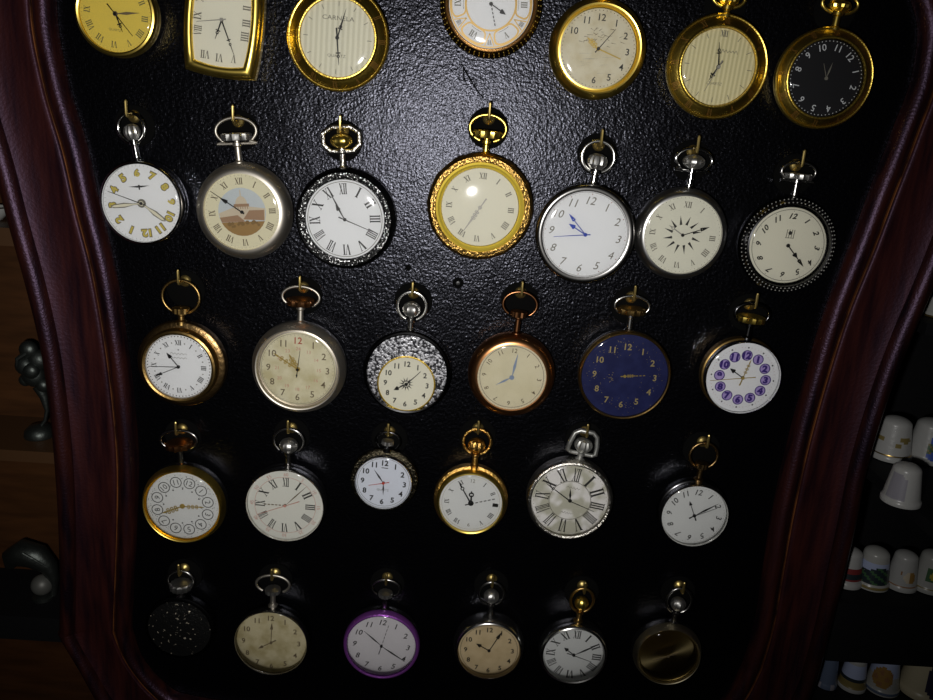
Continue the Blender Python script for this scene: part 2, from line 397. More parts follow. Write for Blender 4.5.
def add_hand(root, name, ang, L, style, M, w, tail, t):
    mb = MB()
    if style == 'lume':                                   # dark edge round the luminous filling
        for q in hand_polys(style, L+.5, w*1.7, tail): mb.prism(q[1], t-.2, t+.06, INK_SOFT)
    for i, q in enumerate(hand_polys(style, L, w, tail)):
        if q[0] == 'p': mb.prism(q[1], t-.1, t+.12+.004*i, M)
        else: ring(mb, q[1], q[2], q[3], q[4], t+.12, M, 14)
    if not mb.v: return
    o = mb.link(name, root, 30); o.rotation_euler = (0, ang, 0)
    return o

# ------------------------------------------------------------------ the watches
def bow_pts(kind, a, b, yc, zc, wire):
    pts = []
    if kind == 'octagon':
        for x, z in ((-.62, -1), (-1, -.45), (-1, .5), (-.5, 1), (.5, 1), (1, .5), (1, -.45), (.62, -1)): pts.append((a*x, yc, zc+b*z))
    elif kind == 'stirrup':
        for x, z in ((-.72, -1.0), (-1, -.85), (-.95, -.1), (-.78, .7), (-.45, 1), (.45, 1), (.78, .7), (.95, -.1), (1, -.85), (.72, -1.0)): pts.append((a*x, yc, zc+b*z))
    else:
        a0 = math.radians(22 if kind == 'ring' else 38)
        k = 30
        for i in range(k+1):
            q = PI+a0+(2*PI-2*a0)*i/k
            pts.append((a*math.sin(q)*1.0, yc, zc+b*math.cos(q)))
        if kind == 'feet':
            pts = [(-a*.98, yc, zc-b*.95)]+[p for p in pts]+[(a*.98, yc, zc-b*.95)]
    return pts

def watch(label, d, T=11.0, bez=1.12, case=None, up=None, bow=None, style='plain', mc=SILVER, mb_=None, mdial=D_WHITE, face=None, hands=(),
          d12=None, mbow=None, mcrown=None, crown='onion', dome=1.3, wire=.8, inner_ring=None, hook_at=True, recess=1.6, beads=None, engr=None, wob=None, dialname='dial', lid=False):
    cx, cy, rx = d
    td = T-recess; h = td*.001
    c = on_board(cx, cy, h)
    e0, e1 = on_board(cx-rx, cy, h), on_board(cx+rx, cy, h)
    R = (e1-e0).length/2
    if bow:
        bx, by, bw, bh = bow[1:5]
        yb = T*.5; hb = yb*.001
        bc = on_board(bx, by, hb)
        ax = (bc-c); L = ax.length
        a_ = (on_board(bx+bw/2, by, hb)-on_board(bx-bw/2, by, hb)).length/2-wire
        b_ = (on_board(bx, by-bh/2, hb)-on_board(bx, by+bh/2, hb)).length/2-wire
    else:
        ax = on_board(cx+up[0], cy+up[1], h)-c; L = None
    th = math.atan2(ax.x, ax.y)
    root = empty('pocket_watch', (c.x*.001, -.0002, Z0+c.y*.001), th)
    tag(root, label, 'pocket watch', 'pocket watches hung in rows on the black board')
    Rb = R*bez; Rc = R*(case or bez)
    mbz = mb_ or mc
    # case
    q = MB()
    if style == 'tonneau':
        def outline(o):
            pts = []; N = 10; hw, hb_, hz = R+o, R*.86+o, R*1.42+o
            for i in range(N+1):
                u = -1+2*i/N; pts.append((hw-(hw-hb_)*u*u, u*hz))
            for i in range(1, N): u = 1-2*i/N; pts.append((u*hb_, hz+1.4*(1-u*u)))
            for i in range(N+1):
                u = 1-2*i/N; pts.append((-(hw-(hw-hb_)*u*u), u*hz))
            for i in range(1, N): u = -1+2*i/N; pts.append((u*hb_, -hz-1.4*(1-u*u)))
            return pts
        def rg(o, t): return [(x, -t, z) for x, z in outline(o)]
        q.loft([rg(.5, .2), rg(3.4, .8), rg(4.6, 3), rg(4.6, 6.4)], mc, True); q.loft([rg(4.6, 6.4), rg(4.1, 7)], mc)
        q.link('case', root, 35)
        q = MB(); q.loft([rg(4.0, 6.4), rg(4.1, 8.4), rg(3.7, 9.6), rg(2.9, 10.5), rg(1.8, T), rg(1.0, T-.1), rg(.4, T-.5), rg(0, T-1.0), rg(-.2, td-.3)], mbz); q.link('bezel', root, 35)
    else:
        k = .62*T
        prof = [(.001, .2), (.70*Rc, .2), (.90*Rc, .10*T), (.975*Rc, .22*T), (Rc, .38*T), (Rc, .52*T), (.99*Rc, k)]
        if style == 'round': prof = [(.001, .2), (.70*Rc, .2), (.88*Rc, .08*T), (.97*Rc, .24*T), (Rc, .42*T)]
        q.lathe(prof, mc, 72, wob=wob)
        if Rc > Rb*1.02 and style != 'round': q.lathe([(.99*Rc, k), (.96*Rc, k+.5), (Rb*.96, k+.7)], mc, 72)
        q.lathe([(Rb*.97, k-.3), (R*.5, td-.7), (.001, td-.7)], mc, 48) if style not in ('round',) else q.lathe([(Rc*.96, .5*T), (.001, td-.7)], mc, 48)
        if lid: q.lathe([(.99*Rc, k), (.96*Rc, k+.4), (.001, k+.4)], mc, 48)
        q.link('case', root, 35)
        q = MB()
        if lid:
            q.lathe([(.99*Rc, k+.05), (1.01*Rc, k+.5), (1.0*Rc, k+1.1), (.95*Rc, k+1.5), (.90*Rc, k+1.5)], mc, 72)
            q.lathe([(.90*Rc, k+1.5), (.7*Rc, k+2.5), (.4*Rc, k+3.3), (.001, k+3.6)], mbz, 72); q.link('cover', root, 40)
        else:
            def slope_t(rr):
                u = 8*(rr-Rb*.96)/((R*1.09)-Rb*.96); u = min(max(u, 0), 8)
                return k+1.0+(T-k-1.35)*(.65*u/8+.35*math.sin(PI/2*u/8))
            if style == 'plain': pr = [(min(Rb, .985*Rc), k), (Rb, k+.6), (Rb, .86*T), (Rb*.7+R*.3, .97*T), (Rb*.35+R*.65, T), (R*1.005, T-.3), (R, td-.3)]
            elif style == 'round':
                pr = [(R+(Rc-R)*math.cos(u), .42*T+.58*T*math.sin(u)) for u in [PI/2*i/9 for i in range(10)]]+[(R*.995, td-.3)]
            elif style == 'slope': pr = [(.985*Rc, k-.2), (Rb, k+.2), (Rb*1.01, k+.8), (Rb*.985, k+1.2), (Rb*.965, k+1.0)]+[((Rb*.96+(R*1.09-Rb*.96)*u/8), k+1.0+(T-k-1.35)*(.65*u/8+.35*math.sin(PI/2*u/8))) for u in range(9)]+[(R*1.08, T-.1), (R*1.05, T+.1), (R*1.015, T), (R, td-.3)]
            elif style == 'torus': pr = [(.985*Rc, k-.2), (Rb, k+.3), (Rb*.985, .74*T), (Rb*.60+R*.40, .93*T), (Rb*.45+R*.55, T), (Rb*.33+R*.67, .985*T), (R*1.04, .80*T+.2), (R*1.0, td-.2)]
            if inner_ring:
                Ri = R*inner_ring[0]
                pr = [(.985*Rc, k-.2), (Rb, k+.3), (Rb*.98, .80*T), (Rb*.6+Ri*.4, .95*T), (Ri*1.02, T-.1), (Ri, T-.3), (Ri, td-.3)]
            q.lathe(pr, mbz, 72, wob=None)
            if beads:
                for (fr_, nb, rb, tt, mm) in beads:
                    for i in range(nb):
                        a = 2*PI*i/nb; q.ball((R*fr_*math.sin(a), -tt*T, R*fr_*math.cos(a)), rb, mm, 6, 4)
            if engr:
                fr_, hh, mm, sl = engr           # numerals raised on the sloping bezel
                for kk in range(12):
                    a = 2*PI*kk/12; ps, w_ = roman_polys(ROM[kk])
                    for p in ps:
                        vv = []
                        for (x, z) in p:
                            x, z = x*hh*.8, z*hh; rr = R*fr_+z
                            tt = slope_t(rr)+.16
                            X, Zz = x*math.cos(a)+rr*math.sin(a), -x*math.sin(a)+rr*math.cos(a)
                            vv.append((X, -tt, Zz))
                        q.add(vv, [tuple(range(len(vv)))], mm)
            q.link('bezel', root, 38)
            if inner_ring:
                Ri = R*inner_ring[0]; q = MB()
                q.lathe([(Ri, td-.4), (Ri, T-.5), (Ri*.6+R*.4, T-.2), (R*1.01, T-1.0), (R, td-.3)], inner_ring[1], 72); q.link('inner_ring', root)
    if not lid:
        # dial with everything printed on it
        q = MB(); rot = 0
        if d12 is not None:
            v12 = on_board(cx+d12[0], cy+d12[1], h)-c; rot = math.atan2(v12.x, v12.y)-th
        if style == 'tonneau': q.flat([(x, z) for x, z in outline(-.05)][::-1], td, mdial)
        else:
            q.lathe([(R*1.0, td-.2), (R*.999, td), (.001, td)], mdial, 64)
        if face: face(q, R, td+.05, rot)
        q.link(dialname, root, 20)
        zt = td+.35
        pv = c
        for i, (nm, dx, dy, s, st, M, w, tail) in enumerate(hands):
            v = on_board(cx+dx/s, cy+dy/s, h)-c
            add_hand(root, nm, math.atan2(v.x, v.y)-th, v.length, st, M, w, tail, zt+.32*i)
        if recess > 1.2:
            q = MB()
            if style == 'tonneau':
                q.loft([rg(0, T-.5), rg(-1.5, T-.3), rg(-6, T+.05)], GLASS, False, True)
            else:
                q.lathe([(R*1.0, T-.5)]+[(R*math.cos(u), T-.5+dome*math.sin(u)) for u in [PI/2*i/10 for i in range(1, 10)]]+[(.001, T-.5+dome)], GLASS, 48)
            g = q.link('crystal', root, 60)
    # stem, crown and bow
    if bow:
        kind = bow[0]; mbw = mbow or mc; mcr = mcrown or (SILVER_CROWN if mbw in (SILVER, CHROME, SILVER_SATIN, SILVER_DARK, STEEL_BLACK) else mbw)
        if mcr is SILVER: mcr = SILVER_CROWN
        zb = L-b_
        q = MB(); zc0 = Rc*.97
        sr = 1.6 if b_ < 9 else 2.0
        q.lathe_z([(.01, zc0-1.2), (sr*1.7, zc0-1.2), (sr*1.6, zc0+.5), (sr*.95, zc0+1.3), (sr*.9, max(zb-1.2, zc0+1.6)), (sr*1.35, max(zb-.6, zc0+2.0)), (sr*1.35, max(zb+.6, zc0+2.8)), (sr*.8, max(zb+.8, zc0+2.9)), (sr*.8, L-b_*.6), (.01, L-b_*.6)], mbw, 18, 0, 0, -yb)
        q.link('stem', root, 40)
        q = MB(); z0 = max(zb+.5, zc0+2.6); hc = min(b_*1.15, 7.0)
        rc = min(a_*.58, 4.8)
        if crown in ('onion', 'ball') and kind != 'horseshoe': z0 = max(z0, L-b_*.78)
        elif crown == 'flat': z0 = max(z0, L-b_*.72); hc = min(b_*.9, 6)
        if crown == 'onion': pr = [(.01, z0), (rc*.55, z0), (rc*.95, z0+hc*.3), (rc, z0+hc*.55), (rc*.8, z0+hc*.85), (rc*.3, z0+hc), (.01, z0+hc)]
        elif crown == 'flat': pr = [(.01, z0), (rc*1.25, z0), (rc*1.3, z0+.4), (rc*1.3, z0+hc*.55), (rc*1.15, z0+hc*.65), (.01, z0+hc*.68)]
        elif crown == 'ball': pr = [(max(.01, rc*math.sin(PI*i/10)), z0+hc*.55-hc*.55*math.cos(PI*i/10)) for i in range(11)]
        else: pr = [(.01, z0), (rc*.8, z0), (rc*.8, z0+hc*.35), (.01, z0+hc*.4)]
        q.lathe_z(pr, mcr, 28, .10 if crown != 'ball' else .06, 0, -yb); q.link('crown', root, 30)
        q = MB(); q.tube(bow_pts(kind, a_, b_, -yb, L, wire), wire, mbw, 8)
        if kind in ('octagon', 'stirrup', 'feet'):
            for p in (bow_pts(kind, a_, b_, -yb, L, wire)[0], bow_pts(kind, a_, b_, -yb, L, wire)[-1]): q.tube([(p[0]*.2, p[1], p[2]), p], wire*.9, mbw, 8)
        q.link('bow', root, 50)
        top = c+Vector((math.sin(th), math.cos(th)))*(L+b_-wire-.78)
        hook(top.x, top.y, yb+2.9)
    else:
        # the neck and bow above the picture's edge
        q = MB(); Lb = (R*1.42 if style == 'tonneau' else R*bez)
        q.lathe_z([(.01, Lb-1), (3, Lb-1), (2.2, Lb+1.5), (2.0, Lb+5), (2.8, Lb+5.6), (2.8, Lb+7), (.01, Lb+7)], mc, 18, 0, 0, -T*.5); q.link('stem', root)
        q = MB(); q.lathe_z([(.01, Lb+7), (3.6, Lb+7), (4.2, Lb+9), (3.4, Lb+11.5), (.01, Lb+12)], mc, 28, .06, 0, -T*.5); q.link('crown', root)
        q = MB(); q.tube(bow_pts('ring', 8.5, 7.5, -T*.5, Lb+13.2, .8), .85, mc, 8); q.link('bow', root)
        top = c+Vector((math.sin(th), math.cos(th)))*(Lb+13.2+7.5-.85-.78)
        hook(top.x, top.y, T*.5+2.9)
    return root

H, Mi, S = 'hour_hand', 'minute_hand', 'second_hand'
# -------- top row
def f1(q, R, t, r):
    numerals(q, 'roman', R*.80, R*.17, t, INK_OLIVE, r, wmax=R*.26); ticks(q, R*.93, R*.97, 60, .10, t, INK_OLIVE, rot=r)
    put_text(q, 'QUARTZ', 0, -R*.42, R*.07, t, INK_OLIVE, r)
watch('plain gold pocket watch with a golden yellow dial, leftmost of the top row', (116, 14, 36), 10, 1.13, up=(5, -100), mc=GOLD, mdial=D_GOLDEN, face=f1, dome=1.2,
      hands=[(H, 33, 85, 4.665, 'cross', HAND_BLACK, .9, 0), (Mi, 115, -3, 4.665, 'leaf', INK_BROWN, 1.2, 0), (S, 83, 105, 4.665, 'needle', HAND_BLACK, .6, 5)])
def f2(q, R, t, r):
    P = {0: (0, 1.22), 1: (.48, 1.18), 2: (.80, .95), 3: (.84, .02), 4: (.82, -.62), 5: (.50, -1.2), 6: (0, -1.24), 7: (-.5, -1.2), 8: (-.80, -.45), 9: (-.84, .02), 10: (-.80, .55), 11: (-.48, 1.18)}
    P[4] = (.82, -.42); P[2] = (.82, .5)
    for k, (x, z) in P.items():
        put_roman(q, ROM[k], x*R, z*R, R*.26, t, INK_SOFT, (0 if k in (0, 1, 11) else PI if k in (5, 6, 7) else PI/2 if k < 5 else -PI/2), R*.32)
watch('gold tonneau watch with curved square sides in the top row', (222, 20, 29), 11, 1.2, up=(7, -100), style='tonneau', mc=GOLD, mb_=GOLD, mdial=D_CREAM, face=f2,
      hands=[(H, -30, 88, 4.665, 'cross', HAND_BLACK, .9, 0), (Mi, 60, 168, 4.665, 'cross', HAND_BLACK, .8, 0), (S, -115, 8, 4.665, 'needle', HAND_GREY, .7, 2)])
def f3(q, R, t, r):
    put_text(q, 'CARNELA', 0, R*.50, R*.11, t, INK_SOFT, r, wide=1.25); put_text(q, 'QUARTZ', 0, -R*.46, R*.085, t, INK_SOFT, r, wide=1.2)
    ticks(q, R*.80, R*.92, 12, .25, t, INK_SOFT, rot=r)
watch('gold watch with a wide engraved bezel round a pale striped dial, in the top row', (337.5, 38, 37), 10, 1.37, up=(5, -100), style='slope', mc=GOLD, mb_=GOLD_SATIN, mdial=D_STRIPE, face=f3,
      engr=(1.20, 2.7, GOLD_ENGR, 0), hands=[(H, 43*.55, -138*.55, 4.665, 'cross', HAND_BLACK, .9, 0), (Mi, 43, -138, 4.665, 'leaf', HAND_BLACK, .7, 0), (S, 8, 127, 4.665, 'cross', HAND_BLACK, .9, 4)])
def f4(q, R, t, r):
    ring(q, 0, 0, .955*R, .985*R, t, GOLD_LINE, 64)
    ring(q, 0, 0, .575*R, .615*R, t+.06, GOLD_LINE, 64)
    def lobe(a, hw, hr, rc_):
        pts = []
        for i in range(28):
            u = 2*PI*i/28; cu, su = math.cos(u), math.sin(u)
            aa = a-hw*math.copysign(abs(cu)**.55, cu); rr = rc_+hr*math.copysign(abs(su)**.55, su)
            pts.append((rr*math.sin(aa), rr*math.cos(aa)))
        return pts[::-1]
    for k in range(6):
        a = 2*PI*(2*k+1)/12+r
        q.flat(lobe(a, .395, .185*R, .775*R), t+.03, GOLD_LINE)
        q.flat(lobe(a, .345, .150*R, .775*R), t+.08, D_WHITE)
        ring(q, 0, 0, .655*R, .664*R, t+.09, INK_SOFT, 10, a-.2, a+.2)
        put_roman(q, ROM[2*k+1], .79*R*math.sin(a), .79*R*math.cos(a), R*.15, t+.12, INK_SOFT, a, R*.2)
        a = 2*PI*(2*k)/12+r
        for sgn in (-1, 1): q.flat(bar(.66*R*math.sin(a), .66*R*math.cos(a), .94*R*math.sin(a+sgn*.12), .94*R*math.cos(a+sgn*.12), .45), t+.09, GOLD_LINE)
        put_roman(q, ROM[2*k], .86*R*math.sin(a), .86*R*math.cos(a), R*.10, t+.12, INK_SOFT, a, R*.11)
watch('dark gold beaded watch with gold cartouches round its white dial, at the top edge', (491, 4, 42), 11, 1.22, up=(4, -100), style='torus', mc=BRONZE, mb_=mat('dark bronze rim', (.24, .14, .05), .3, 1), mdial=D_WHITE, face=f4,
      beads=[(1.13, 60, .34, .93, GOLD), (1.19, 60, .30, .80, GOLD)], hands=[(H, 60, 44, 4.056, 'spade', INK, .9, 0), (Mi, 17, 94, 4.056, 'dash', INK, .8, 0)])
def f5(q, R, t, r):
    numerals(q, 'arabic', R*.78, R*.17, t, INK, r, bold=.012, skip=(7, 8, 9)); dots(q, R*.95, 60, .22, t, INK_BROWN, rot=r)
    for i in range(34):
        a = random.uniform(-1.45, 1.45); rr = random.uniform(.2, .72)*R; x, z = rr*math.sin(a), rr*math.cos(a)*.7+R*.06
        g = random.uniform(.5, 2.2); l = random.uniform(1, 2.8); q.flat(bar(x, z, x+l*math.sin(g), z+l*math.cos(g)*.6, .22, .08), t+.005*(i % 5), INK_BROWN)
    for i in range(12):
        z = -random.uniform(.05, .7)*R; x = random.uniform(-.5, .3)*R; q.flat(bar(x, z, x+random.uniform(2, 6), z+.6, .12, .05), t, INK_GREY)
watch('gold watch with a deep polished bezel and brown branch pattern on its cream dial', (598, 49, 38), 10.5, 1.28, up=(14, -100), style='torus', mc=GOLD, mdial=dialm('cream mottled dial', (.66, .62, .48), (.58, .52, .36), 200), face=f5,
      hands=[(H, -45, -48, 4.056, 'ornate', HAND_GOLD, 1.1, 0), (Mi, 90, 42, 4.056, 'baton', HAND_GOLD, .55, 1.5), (S, 70, -78, 4.056, 'needle', INK, .7, 2)])
def f6(q, R, t, r):
    scribble(q, R*.18, R*.42, R*.55, R*.10, t, INK_SOFT, 12, r, .2); put_text(q, 'QUARTZ', -R*.02, -R*.44, R*.085, t, INK_SOFT, r, shear=.3)
    ticks(q, R*.80, R*.93, 12, .25, t, INK_SOFT, rot=r); put_roman(q, 'XII', R*.86*math.sin(r), R*.86*math.cos(r), R*.16, t, INK_SOFT, r)
watch('gold watch with engraved bezel and yellowish woven dial, second from right in the top row', (718, 67, 36.7), 10, 1.37, style='slope', mc=GOLD, mb_=GOLD_SATIN, mdial=D_WOVEN, face=f6, bow=('ring', 729, -2, 36, 24),
      engr=(1.20, 2.7, GOLD_ENGR, 0), hands=[(H, -40, 55, 4.056, 'cross', HAND_BLACK, 1.0, 3), (Mi, 3, -100, 4.056, 'cross', HAND_BLACK, .9, 0), (S, -60, 100, 4.056, 'needle', HAND_GREY, .5, 3)])
def f7(q, R, t, r):
    numerals(q, 'arabic', R*.80, R*.17, t, INK_WHITE, r, upright=False, bold=.004); dots(q, R*.95, 60, .22, t, INK_WHITE, rot=r)
watch('gold watch with a black dial and white numbers, rightmost of the top row', (825.5, 78.5, 37.2), 10, 1.31, style='slope', mc=GOLD, mb_=GOLD_SATIN, mdial=D_BLACK, face=f7, bow=('ring', 840, 4, 40, 24), d12=(93, -80),
      engr=(1.18, 2.5, GOLD_ENGR, 0), hands=[(H, 28, -65, 4.056, 'leaf', INK_SOFT, .7, 0), (Mi, -10, -60, 4.056, 'needle', INK_SOFT, .6, 0)])
# -------- second row
def f8(q, R, t, r):
    numerals(q, 'arabic', R*.77, R*.235, t, INK_BROWN, r, bold=.09, upright=False, wide=1.1); numerals(q, 'arabic', R*.77, R*.19, t+.05, LUME, r, bold=.05, upright=False, wide=1.15)
    ticks(q, R*.93, R*.97, 60, .1, t, INK_SOFT, rot=r)
    def W(p): return [(x*math.cos(r+PI)+z*math.sin(r+PI), -x*math.sin(r+PI)+z*math.cos(r+PI)) for x, z in p]
    z = R*.42
    q.flat(W([(-R*.28, z+.3), (-R*.05, z-.3), (R*.05, z-.3), (R*.28, z+.3), (R*.05, z+.5), (-R*.05, z+.5)]), t, INK)
    q.flat(W([(-.3, z-1.3), (.3, z-1.3), (.4, z+.9), (-.4, z+.9)]), t+.01, INK)
watch('chrome watch with yellow luminous numbers and a winged emblem, leftmost of the second row', (142, 203.3, 38.3), 12, 1.085, case=1.10, bow=('ring', 131.5, 128, 30, 34), mc=CHROME, mdial=D_WHITE, face=f8, d12=(20, 122),
      hands=[(H, 90, 67, 3.889, 'lume', LUME_PALE, 1.3, 0), (Mi, -115, 12, 3.889, 'lume', LUME_PALE, 1.2, 0), (S, -130, -48, 3.889, 'needle', INK, .6, 2)])
def f9(q, R, t, r):
    numerals(q, 'roman', R*.80, R*.17, t, INK_BROWN, r, wmax=R*.22, wide=.9); ticks(q, R*.93, R*.965, 60, .09, t, INK_BROWN, rot=r)
    k = R*.63
    q.flat(disc(0, 0, k, 40), t, P_SKY)
    low = [(k*math.cos(u), k*math.sin(u)) for u in [math.radians(x) for x in range(180, 361, 12)]]
    lo2 = [p for p in low if p[1] < -.28*k]
    q.flat(lo2, t+.02, P_EARTH)
    q.flat([(-k*.98, -.02*k), (-k*.93, -.34*k), (k*.93, -.34*k), (k*.98, .12*k), (k*.3, .22*k), (-k*.3, .22*k)], t+.03, P_BUILD)
    q.flat([(-k*.97, -.2*k), (-k*.9, -.4*k), (k*.1, -.4*k), (-.2*k, -.12*k)], t+.05, P_BRICK)
    q.flat([(k*.02, -.30*k), (k*.9, -.38*k), (k*.93, .06*k), (k*.3, .06*k)], t+.045, P_BRICK)
    q.flat([(.26*k*math.cos(u), .26*k+.40*k*math.sin(u)) for u in [PI*i/12 for i in range(13)]], t+.05, P_BUILD)
    q.flat(bar(-.32*k, .28*k, .32*k, .28*k, .12*k), t+.06, P_BRICK)
    for i in range(6): q.flat(bar(-.25*k+.1*k*i, .12*k, -.25*k+.1*k*i, .24*k, .03*k), t+.065, P_BRICK)
    q.flat(bar(0, .62*k, 0, .92*k, .07*k, .03*k), t+.055, P_BUILD)
    for i in range(14):
        x = random.uniform(-.7, .7)*k; z = random.uniform(-.62, -.42)*k; q.flat(disc(x, z, random.uniform(.05, .1)*k, 7), t+.03+.002*i, P_TREE)
watch('worn silver watch with a domed building painted on its dial', (242.3, 212, 37.8), 12, 1.28, style='round', bow=('feet', 236, 131, 44, 30), crown='flat', mc=SILVER_SATIN, mdial=dialm('cream chapter ring', (.70, .66, .47)), face=f9, wire=.75,
      hands=[(H, -88, -57, 3.89, 'spade', HAND_BLACK, .9, 1.2), (Mi, -123, -82, 3.89, 'needle', HAND_BLACK, .8, 1.2)])
def f10(q, R, t, r):
    for k in range(12):
        a = 2*PI*k/12+r; put_roman(q, ROM[k], R*.77*math.sin(a), R*.77*math.cos(a), R*.27, t, INK, a, R*.2)
    ring(q, 0, 0, R*.94, R*.955, t, INK_SOFT, 64)
watch('black and silver filigree watch with an octagonal bow and plain white dial', (345, 219.5, 39.2), 11, 1.285, bow=('octagon', 341.5, 139, 42, 30), crown='ball', mc=STEEL_BLACK, mb_=STEEL_BLACK, mbow=SILVER_ENGR, mcrown=GOLD, style='torus', mdial=D_WHITE, face=f10, wire=1.25,
      inner_ring=(1.17, FILIGREE), hands=[(H, -36, -57, 3.89, 'spade', INK, .9, 0), (Mi, -66, -122, 3.89, 'leaf', INK, .7, 0), (S, 112, 48, 3.89, 'needle', INK, .7, 3)])
def f11(q, R, t, r):
    numerals(q, 'roman', R*.80, R*.15, t, INK_SOFT, r, wmax=R*.2)
watch('large gold watch with a scalloped rim and bright yellow inner ring', (480, 207.5, 38.8), 12, 1.37, bow=('ring', 488, 128.5, 40, 31), crown='flat', mc=GOLD_OLD, mb_=GOLD_RIM, mbow=GOLD, mdial=D_CREAM, face=f11, inner_ring=(1.14, GOLD_BRIGHT), dome=1.9,
      wob=lambda a: .018*math.cos(12*a), hands=[(H, -40, 60, 3.89, 'ornate', HAND_GREY, 1.0, 0), (Mi, -75, 105, 3.89, 'leaf', HAND_GREY, .9, 5)])
def f12(q, R, t, r):
    numerals(q, 'arabic', R*.79, R*.18, t, INK_SOFT, r, shear=.25); dots(q, R*.94, 60, .12, t, INK_SOFT, rot=r); dots(q, R*.94, 12, .25, t, INK_RED, rot=r)
    ring(q, 0, 0, R*.975, R*.985, t, INK_SOFT, 64)
watch('steel watch with blue hands and slanted numbers on a white dial', (585.2, 234.6, 42.9), 11.5, 1.165, bow=('ring', 598, 157, 37, 36), mc=SILVER_DARK, mb_=SILVER_DARK, mbow=SILVER, mcrown=SILVER, mdial=D_WHITE, face=f12, wire=.95,
      hands=[(H, -70, -47, 4.242, 'spade', INK_BLUE, 1.0, 0), (Mi, -70, -90, 4.242, 'spade', INK_BLUE, .8, 0), (S, -135, 7, 4.242, 'needle', INK_BLUE, .7, 2.2)])
def f13(q, R, t, r):
    numerals(q, 'roman', R*.78, R*.15, t, INK_SOFT, r, wmax=R*.2, skip=(2,)); dots(q, R*.95, 60, .16, t, INK_SOFT, rot=r)
    for i in range(12):
        a = 2*PI*i/12+.2; q.flat([(R*.27*math.sin(a-.13), R*.27*math.cos(a-.13)), (R*.51*math.sin(a+.05), R*.51*math.cos(a+.05)), (R*.27*math.sin(a+.13), R*.27*math.cos(a+.13))], t, INK)
watch('polished dark watch with a black sunburst in the middle of its cream dial', (682.3, 235, 38.9), 12, 1.20, style='round', bow=('feet', 694, 160, 40, 27), crown='ball', mc=SILVER_SOFT, mbow=CHROME, mdial=dialm('pale cream dial', (.70, .69, .58)), face=f13, wire=.75,
      hands=[(H, -60, -45, 4.375, 'breguet', HAND_GREY, .9, 0), (Mi, 117, -35, 4.375, 'spade', HAND_BLACK, .8, 0)])
def f14(q, R, t, r):
    numerals(q, 'arabic', R*.77, R*.145, t, INK, r, shear=.3, bold=.03, upright=False, wide=1.15); ring(q, 0, 0, R*.93, R*.945, t, INK_SOFT, 64); dots(q, R*.90, 12, .2, t, INK_SOFT, rot=r)
    for x in (-1.6, -.5, .7, 1.7): q.flat(bar(x, R*.20, x+.2, R*.42, .35), t, INK_SOFT)
    q.flat(disc(0, R*.33, .9, 8), t+.01, INK); q.flat(bar(-2, R*.2, 2, R*.2, .25), t+.01, INK_SOFT)
watch('dark watch with a dotted rim and tiny emblem, rightmost of the second row', (787.7, 245.5, 38.3), 11, 1.255, bow=('feet', 798.5, 172, 38, 23), crown='flat', mc=STEEL_BLACK, mb_=STEEL_BLACK, mbow=SILVER_DARK, style='torus', mdial=D_CREAM, face=f14, wire=.8,
      beads=[(1.125, 66, .36, .99, BEAD), (1.21, 70, .34, .875, BEAD)], hands=[(H, 40, 55, 4.375, 'spade', HAND_BLACK, 1.0, 0), (Mi, 65, 92, 4.375, 'spade', HAND_BLACK, .8, 0)])
# -------- third row
def f15(q, R, t, r):
    numerals(q, 'roman', R*.74, R*.15, t, INK, r, wmax=R*.2); dots(q, R*.74, 24, .35, t, INK_SOFT, 2, r); dots(q, R*.93, 60, .30, t, INK, None, r); ring(q, 0, 0, R*.97, R*.985, t, INK_SOFT, 64)
    scribble(q, 0, R*.40, R*.5, R*.07, t, INK_SOFT, 10); scribble(q, 0, R*.27, R*.5, R*.06, t, INK_SOFT, 10); q.flat(disc(0, R*.52, .35, 6), t, INK)
watch('brown gold watch with a large round ring, leftmost of the third row', (178.9, 366.5, 33.4), 14, 1.15, case=1.33, bow=('ring', 181, 297, 40, 36), crown='stub', mc=BRONZE, mb_=GOLD_OLD, mbow=GOLD_OLD, mdial=D_WHITE, face=f15, wire=.7, style='plain',
      hands=[(H, -60, -70, 5, 'spade', HAND_BLACK, .9, 0), (Mi, -115, 44, 5, 'arrow', HAND_BLACK, .9, 0), (S, -150, -5, 5, 'needle', HAND_BLACK, .6, 0)])
def f16(q, R, t, r):
    numerals(q, 'arabic', R*.78, R*.18, t, INK_BROWN, r, bold=.01, M12=INK_RED)
    for k in range(12):
        a = 2*PI*k/12+r; put_text(q, str(12+k if k else 24), R*.56*math.sin(a), R*.56*math.cos(a), R*.09, t, INK_PINK, r)
    dots(q, R*.93, 60, .15, t, INK_BROWN, rot=r); ring(q, 0, 0, R*.96, R*.97, t, INK_SOFT, 64)
    q.flat(disc(-R*.03, -R*.18, .5, 6), t, INK)
watch('silver watch with red twelve and ornate gold hands on an aged cream dial', (298, 369, 37.8), 11.5, 1.25, style='torus', bow=('horseshoe', 301, 297, 40, 24), crown='flat', mc=SILVER_ENGR, mb_=SILVER_SATIN, mbow=SILVER_SATIN, mcrown=COPPER, mdial=D_AGED, face=f16, wire=.7,
      hands=[(H, -43, -73, 4.826, 'ornate', HAND_GOLD, 1.3, 0), (Mi, -118, -80, 4.826, 'ornate', HAND_GOLD, 1.2, 0), (S, 12, -92, 4.826, 'needle', HAND_BLACK, .6, 4)])
